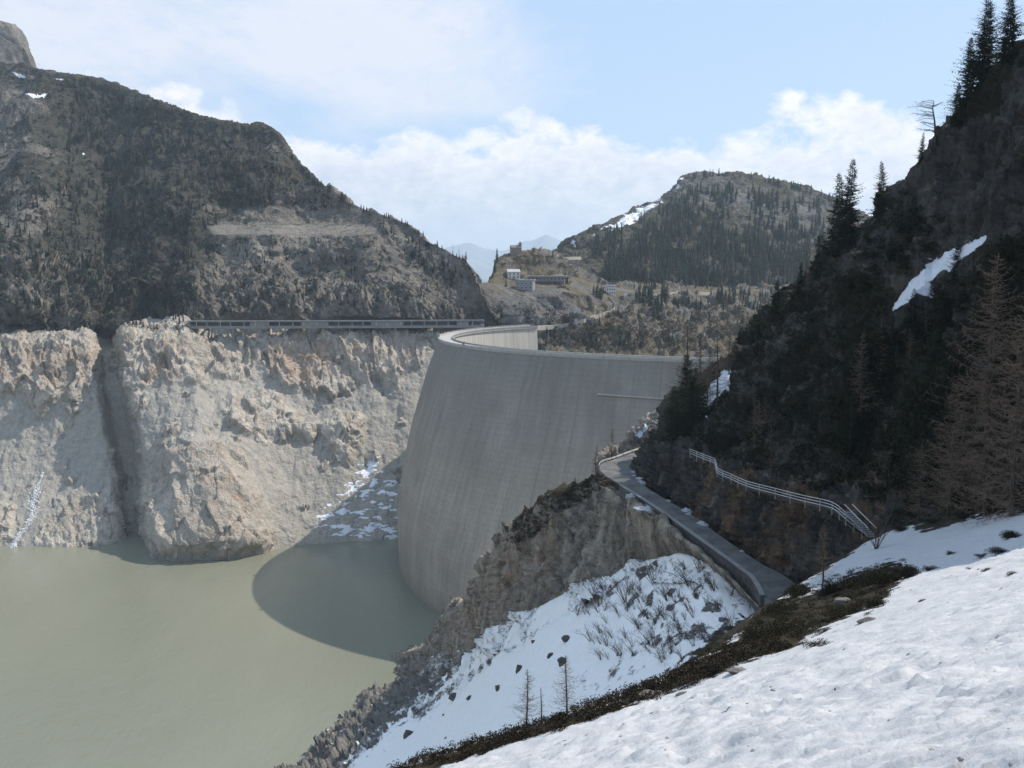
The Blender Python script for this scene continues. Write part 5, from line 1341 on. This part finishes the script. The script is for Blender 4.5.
for i in range(40):
    x, y = r2.uniform(560, 1020), r2.uniform(560, 765)
    if not in_poly(x, y, [(600, 765), (720, 690), (800, 665), (900, 615), (1020, 545), (1020, 765)]): continue
    p = foot(x, y, ('snow_slope',))
    if p is None: continue
    s = r2.uniform(1.2, 4.2) * mpp(p) * (1 + (r2.random() < .12))
    put(SB[i % 3], 'snow_lump', p, (s, s, s * .8), r2.uniform(0, 6), 'small lump of old avalanche snow on the near slope', 'snow lump', 'snow lumps on the near slope', sink=.3)

# ---------------------------------------------------------------- junipers along the snow edge
def bush_mesh(seed, n=4500):
    r = np.random.default_rng(seed); c = r.normal(size=(9, 3)) * [.45, .45, .12]; c[:, 2] = np.abs(c[:, 2]) * .6
    o = quads('juniper_bush', leafcloud(c, r.uniform(.35, .6, 9), n // 9, .062, seed, .75), M['bush']); me = o.data; D.objects.remove(o); return me
BM_ = [bush_mesh(s) for s in (91, 92, 93, 94)]
def bushes(L, label, group, tall=1.5):
    for i, (x, y, w, h) in enumerate(L):
        p = foot(x, y + h * .35, ('snow_slope', 'cliff'))
        if p is None: continue
        k = mpp(p) / 2; o = D.objects.new('juniper_bush', BM_[i % 4]); COL.objects.link(o); o.location = p - Vector((0, 0, .1)); o.scale = (w * k, w * k, h * k * tall); o.rotation_euler = (0, 0, 1.7 * i)
        tag(o, label if isinstance(label, str) else label[i], 'bush', group)
band_ = []
for i in range(95):
    f = i / 94; x = 400 + 470 * f + r2.normal() * 5
    yc = np.interp(x, [400, 470, 560, 640, 690, 740, 790, 840, 880], [762, 748, 723, 698, 676, 652, 622, 604, 590]); sp = np.interp(x, [400, 560, 700, 780, 870], [3, 6, 13, 20, 10])
    hw = np.interp(x, [400, 560, 700, 800, 870], [5, 8, 15, 30, 26]); band_.append((x, yc + r2.normal() * sp, hw * r2.uniform(.7, 1.3), hw * r2.uniform(.3, .5)))
bushes(band_, 'dark juniper bush in the band along the crest of the near snow', 'junipers along the snow crest')
bushes([(800, 588, 44, 22), (832, 584, 44, 26), (862, 578, 52, 28), (890, 572, 46, 30), (912, 568, 32, 22), (930, 566, 18, 12), (780, 604, 40, 22), (850, 606, 50, 20), (880, 600, 40, 14), (820, 640, 36, 16), (760, 630, 50, 24), (790, 622, 54, 26)],
       'brown-green juniper bush in the thick clump above the road end', 'junipers in the thick clump', 2.3)
bushes([(925, 597, 18, 9), (951, 550, 18, 11), (985, 552, 22, 10), (1004, 546, 26, 16), (1014, 530, 30, 22), (972, 566, 14, 6), (990, 566, 20, 10), (1018, 568, 20, 14), (905, 526, 30, 9), (935, 518, 30, 12), (968, 511, 36, 14), (1000, 503, 36, 18)],
       'low brown juniper patch on the upper right of the near snow', 'junipers on the upper near snow')
q = [(395, 772), (395, 760), (560, 711), (650, 684), (735, 634), (790, 590), (850, 570), (905, 560), (915, 570), (880, 604), (830, 622), (790, 648), (740, 664), (690, 688), (640, 703), (560, 731), (470, 758)]
C = in_any(1100, q, ('snow_slope',), 61, -.5)
tag(quads('heath', leafcloud(np.array(C), np.random.default_rng(62).uniform(.08, .36, len(C)), 110, .07, 63, .8), leafmat('heath_twigs', (.014, .012, .007), (.060, .043, .025), scale=1.2)), kind='stuff')
q = [(885, 530), (940, 515), (1024, 500), (1024, 475), (940, 500), (880, 515)]
C = in_any(300, q, ('snow_slope', 'cliff'), 64, -.5)
tag(quads('heath', leafcloud(np.array(C), np.random.default_rng(65).uniform(.3, .9, len(C)), 40, .2, 66, .8), M['scrub']), kind='stuff')
# ================================================================== CAMERA, SKY, SUN, AIR
cam = D.cameras.new('camera'); co = D.objects.new('camera', cam); COL.objects.link(co)
cam.sensor_width = 36; cam.lens = 36 * F / 1024; cam.clip_start = .2; cam.clip_end = 60000
co.location = (0, 0, CAMZ); co.rotation_euler = (rad(90) - PIT, 0, 0); scene.camera = co
sun = D.lights.new('sun', 'SUN'); so = D.objects.new('sun', sun); COL.objects.link(so)
sun.energy = 4.6; sun.angle = rad(.53); sun.color = (1, .93, .835)
sv = Vector((math.sin(SUN_AZ) * math.cos(SUN_EL), math.cos(SUN_AZ) * math.cos(SUN_EL), math.sin(SUN_EL)))
so.rotation_euler = sv.to_track_quat('Z', 'Y').to_euler()
w = D.worlds.new('World'); scene.world = w; w.use_nodes = True; nt = w.node_tree; nt.nodes.clear(); g = G(nt)
out = nt.nodes.new('ShaderNodeOutputWorld'); bg = nt.nodes.new('ShaderNodeBackground'); nt.links.new(bg.outputs[0], out.inputs[0])
sky = g.node('ShaderNodeTexSky', sky_type='NISHITA'); sky.sun_disc = False; sky.sun_elevation = SUN_EL; sky.sun_rotation = SUN_AZ
sky.altitude = 1900; sky.air_density = 1.0; sky.dust_density = 1.0; sky.ozone_density = 1.0
bg.inputs[1].default_value = SKY = .15
v = g.node('ShaderNodeTexCoord').outputs['Generated']; X = g.xyz(v)
hlen = g.math('SQRT', g.math('ADD', g.math('MULTIPLY', X[0], X[0]), g.math('MULTIPLY', X[1], X[1])))
el = g.math('DIVIDE', g.math('MAXIMUM', X[2], 0.), hlen); azm = g.math('ARCTAN2', X[0], X[1])
# cumulus bank low over the ridges
pc = g.comb(azm, g.math('MULTIPLY', el, 1.5), 0.)
big = g.noise(pc, 7., 3, .5); puff = g.noise(pc, 22., 8, .62, .3); fine = g.noise(pc, 60., 6, .65)
topl = g.math('ADD', .042, g.math('MULTIPLY', big, .18))
topl = g.math('ADD', topl, g.math('MULTIPLY', g.math('SUBTRACT', puff, .5), .11))
cum = g.rng(g.math('SUBTRACT', topl, el), -.004, .020)
# soft high sheet on the left
ph = g.comb(g.math('MULTIPLY', azm, 1.), g.math('MULTIPLY', el, 1.7), 3.)
hi = g.math('ADD', g.math('MULTIPLY', g.noise(ph, 3.2, 7, .6, .5), .75), g.math('MULTIPLY', g.noise(ph, 12., 6, .6, .4), .25))
ea = g.math('DIVIDE', g.math('ADD', azm, .26), .30); eb = g.math('DIVIDE', g.math('SUBTRACT', el, .205), .10)
d2 = g.math('ADD', g.math('MULTIPLY', ea, ea), g.math('MULTIPLY', eb, eb))
hi = g.rng(g.math('SUBTRACT', hi, g.math('MULTIPLY', g.math('MINIMUM', d2, 1.6), .19)), .30, .50)
veil = g.rng(el, 0., .25, .85, .75)
edge_ = g.rng(g.math('SUBTRACT', topl, el), .0, .05, .22, 0.)
shade = g.rng(g.math('ADD', edge_, g.math('ADD', g.math('MULTIPLY', puff, .6), g.math('MULTIPLY', fine, .4))), .38, .68)
K = 1 / SKY
cl_hi = tuple(x * K for x in (1.12, 1.08, 1.07)); cl_lo = tuple(x * K for x in (.68, .73, .84))
c = g.mix(veil, sky.outputs[0], tuple(x * K for x in (.54, .72, .97)))
c = g.mix(g.math('MULTIPLY', hi, .74), c, g.mix(shade, tuple(x * K for x in (.72, .78, .90)), tuple(x * K for x in (.93, .92, .96))))
c = g.mix(g.math('MULTIPLY', cum, .95), c, g.mix(shade, cl_lo, cl_hi))
nt.links.new(c, bg.inputs[0])
# air between here and the far hills
m = D.materials.new('haze_air'); m.use_nodes = True; nt = m.node_tree; nt.nodes.clear()
out = nt.nodes.new('ShaderNodeOutputMaterial'); pv = nt.nodes.new('ShaderNodeVolumePrincipled'); nt.links.new(pv.outputs[0], out.inputs['Volume'])
pv.inputs['Color'].default_value = (.72, .86, 1, 1); pv.inputs['Density'].default_value = HAZE; pv.inputs['Anisotropy'].default_value = .2
bb = MB(); bb.box(-27000, 27000, -400, 30000, -186.0, 1050)
tag(bb.build('haze', m), kind='stuff')
scene.view_settings.view_transform = 'Standard'; scene.view_settings.look = 'None'; scene.view_settings.exposure = EXPO; scene.view_settings.gamma = 1
scene.render.engine = 'CYCLES'; cy = scene.cycles
cy.use_denoising = True; cy.denoising_prefilter = 'NONE'; cy.denoising_input_passes = 'RGB_ALBEDO_NORMAL'; cy.max_bounces = 6; cy.diffuse_bounces = 3; cy.volume_bounces = 1; cy.transparent_max_bounces = 8; cy.use_adaptive_sampling = True; cy.adaptive_threshold = .008
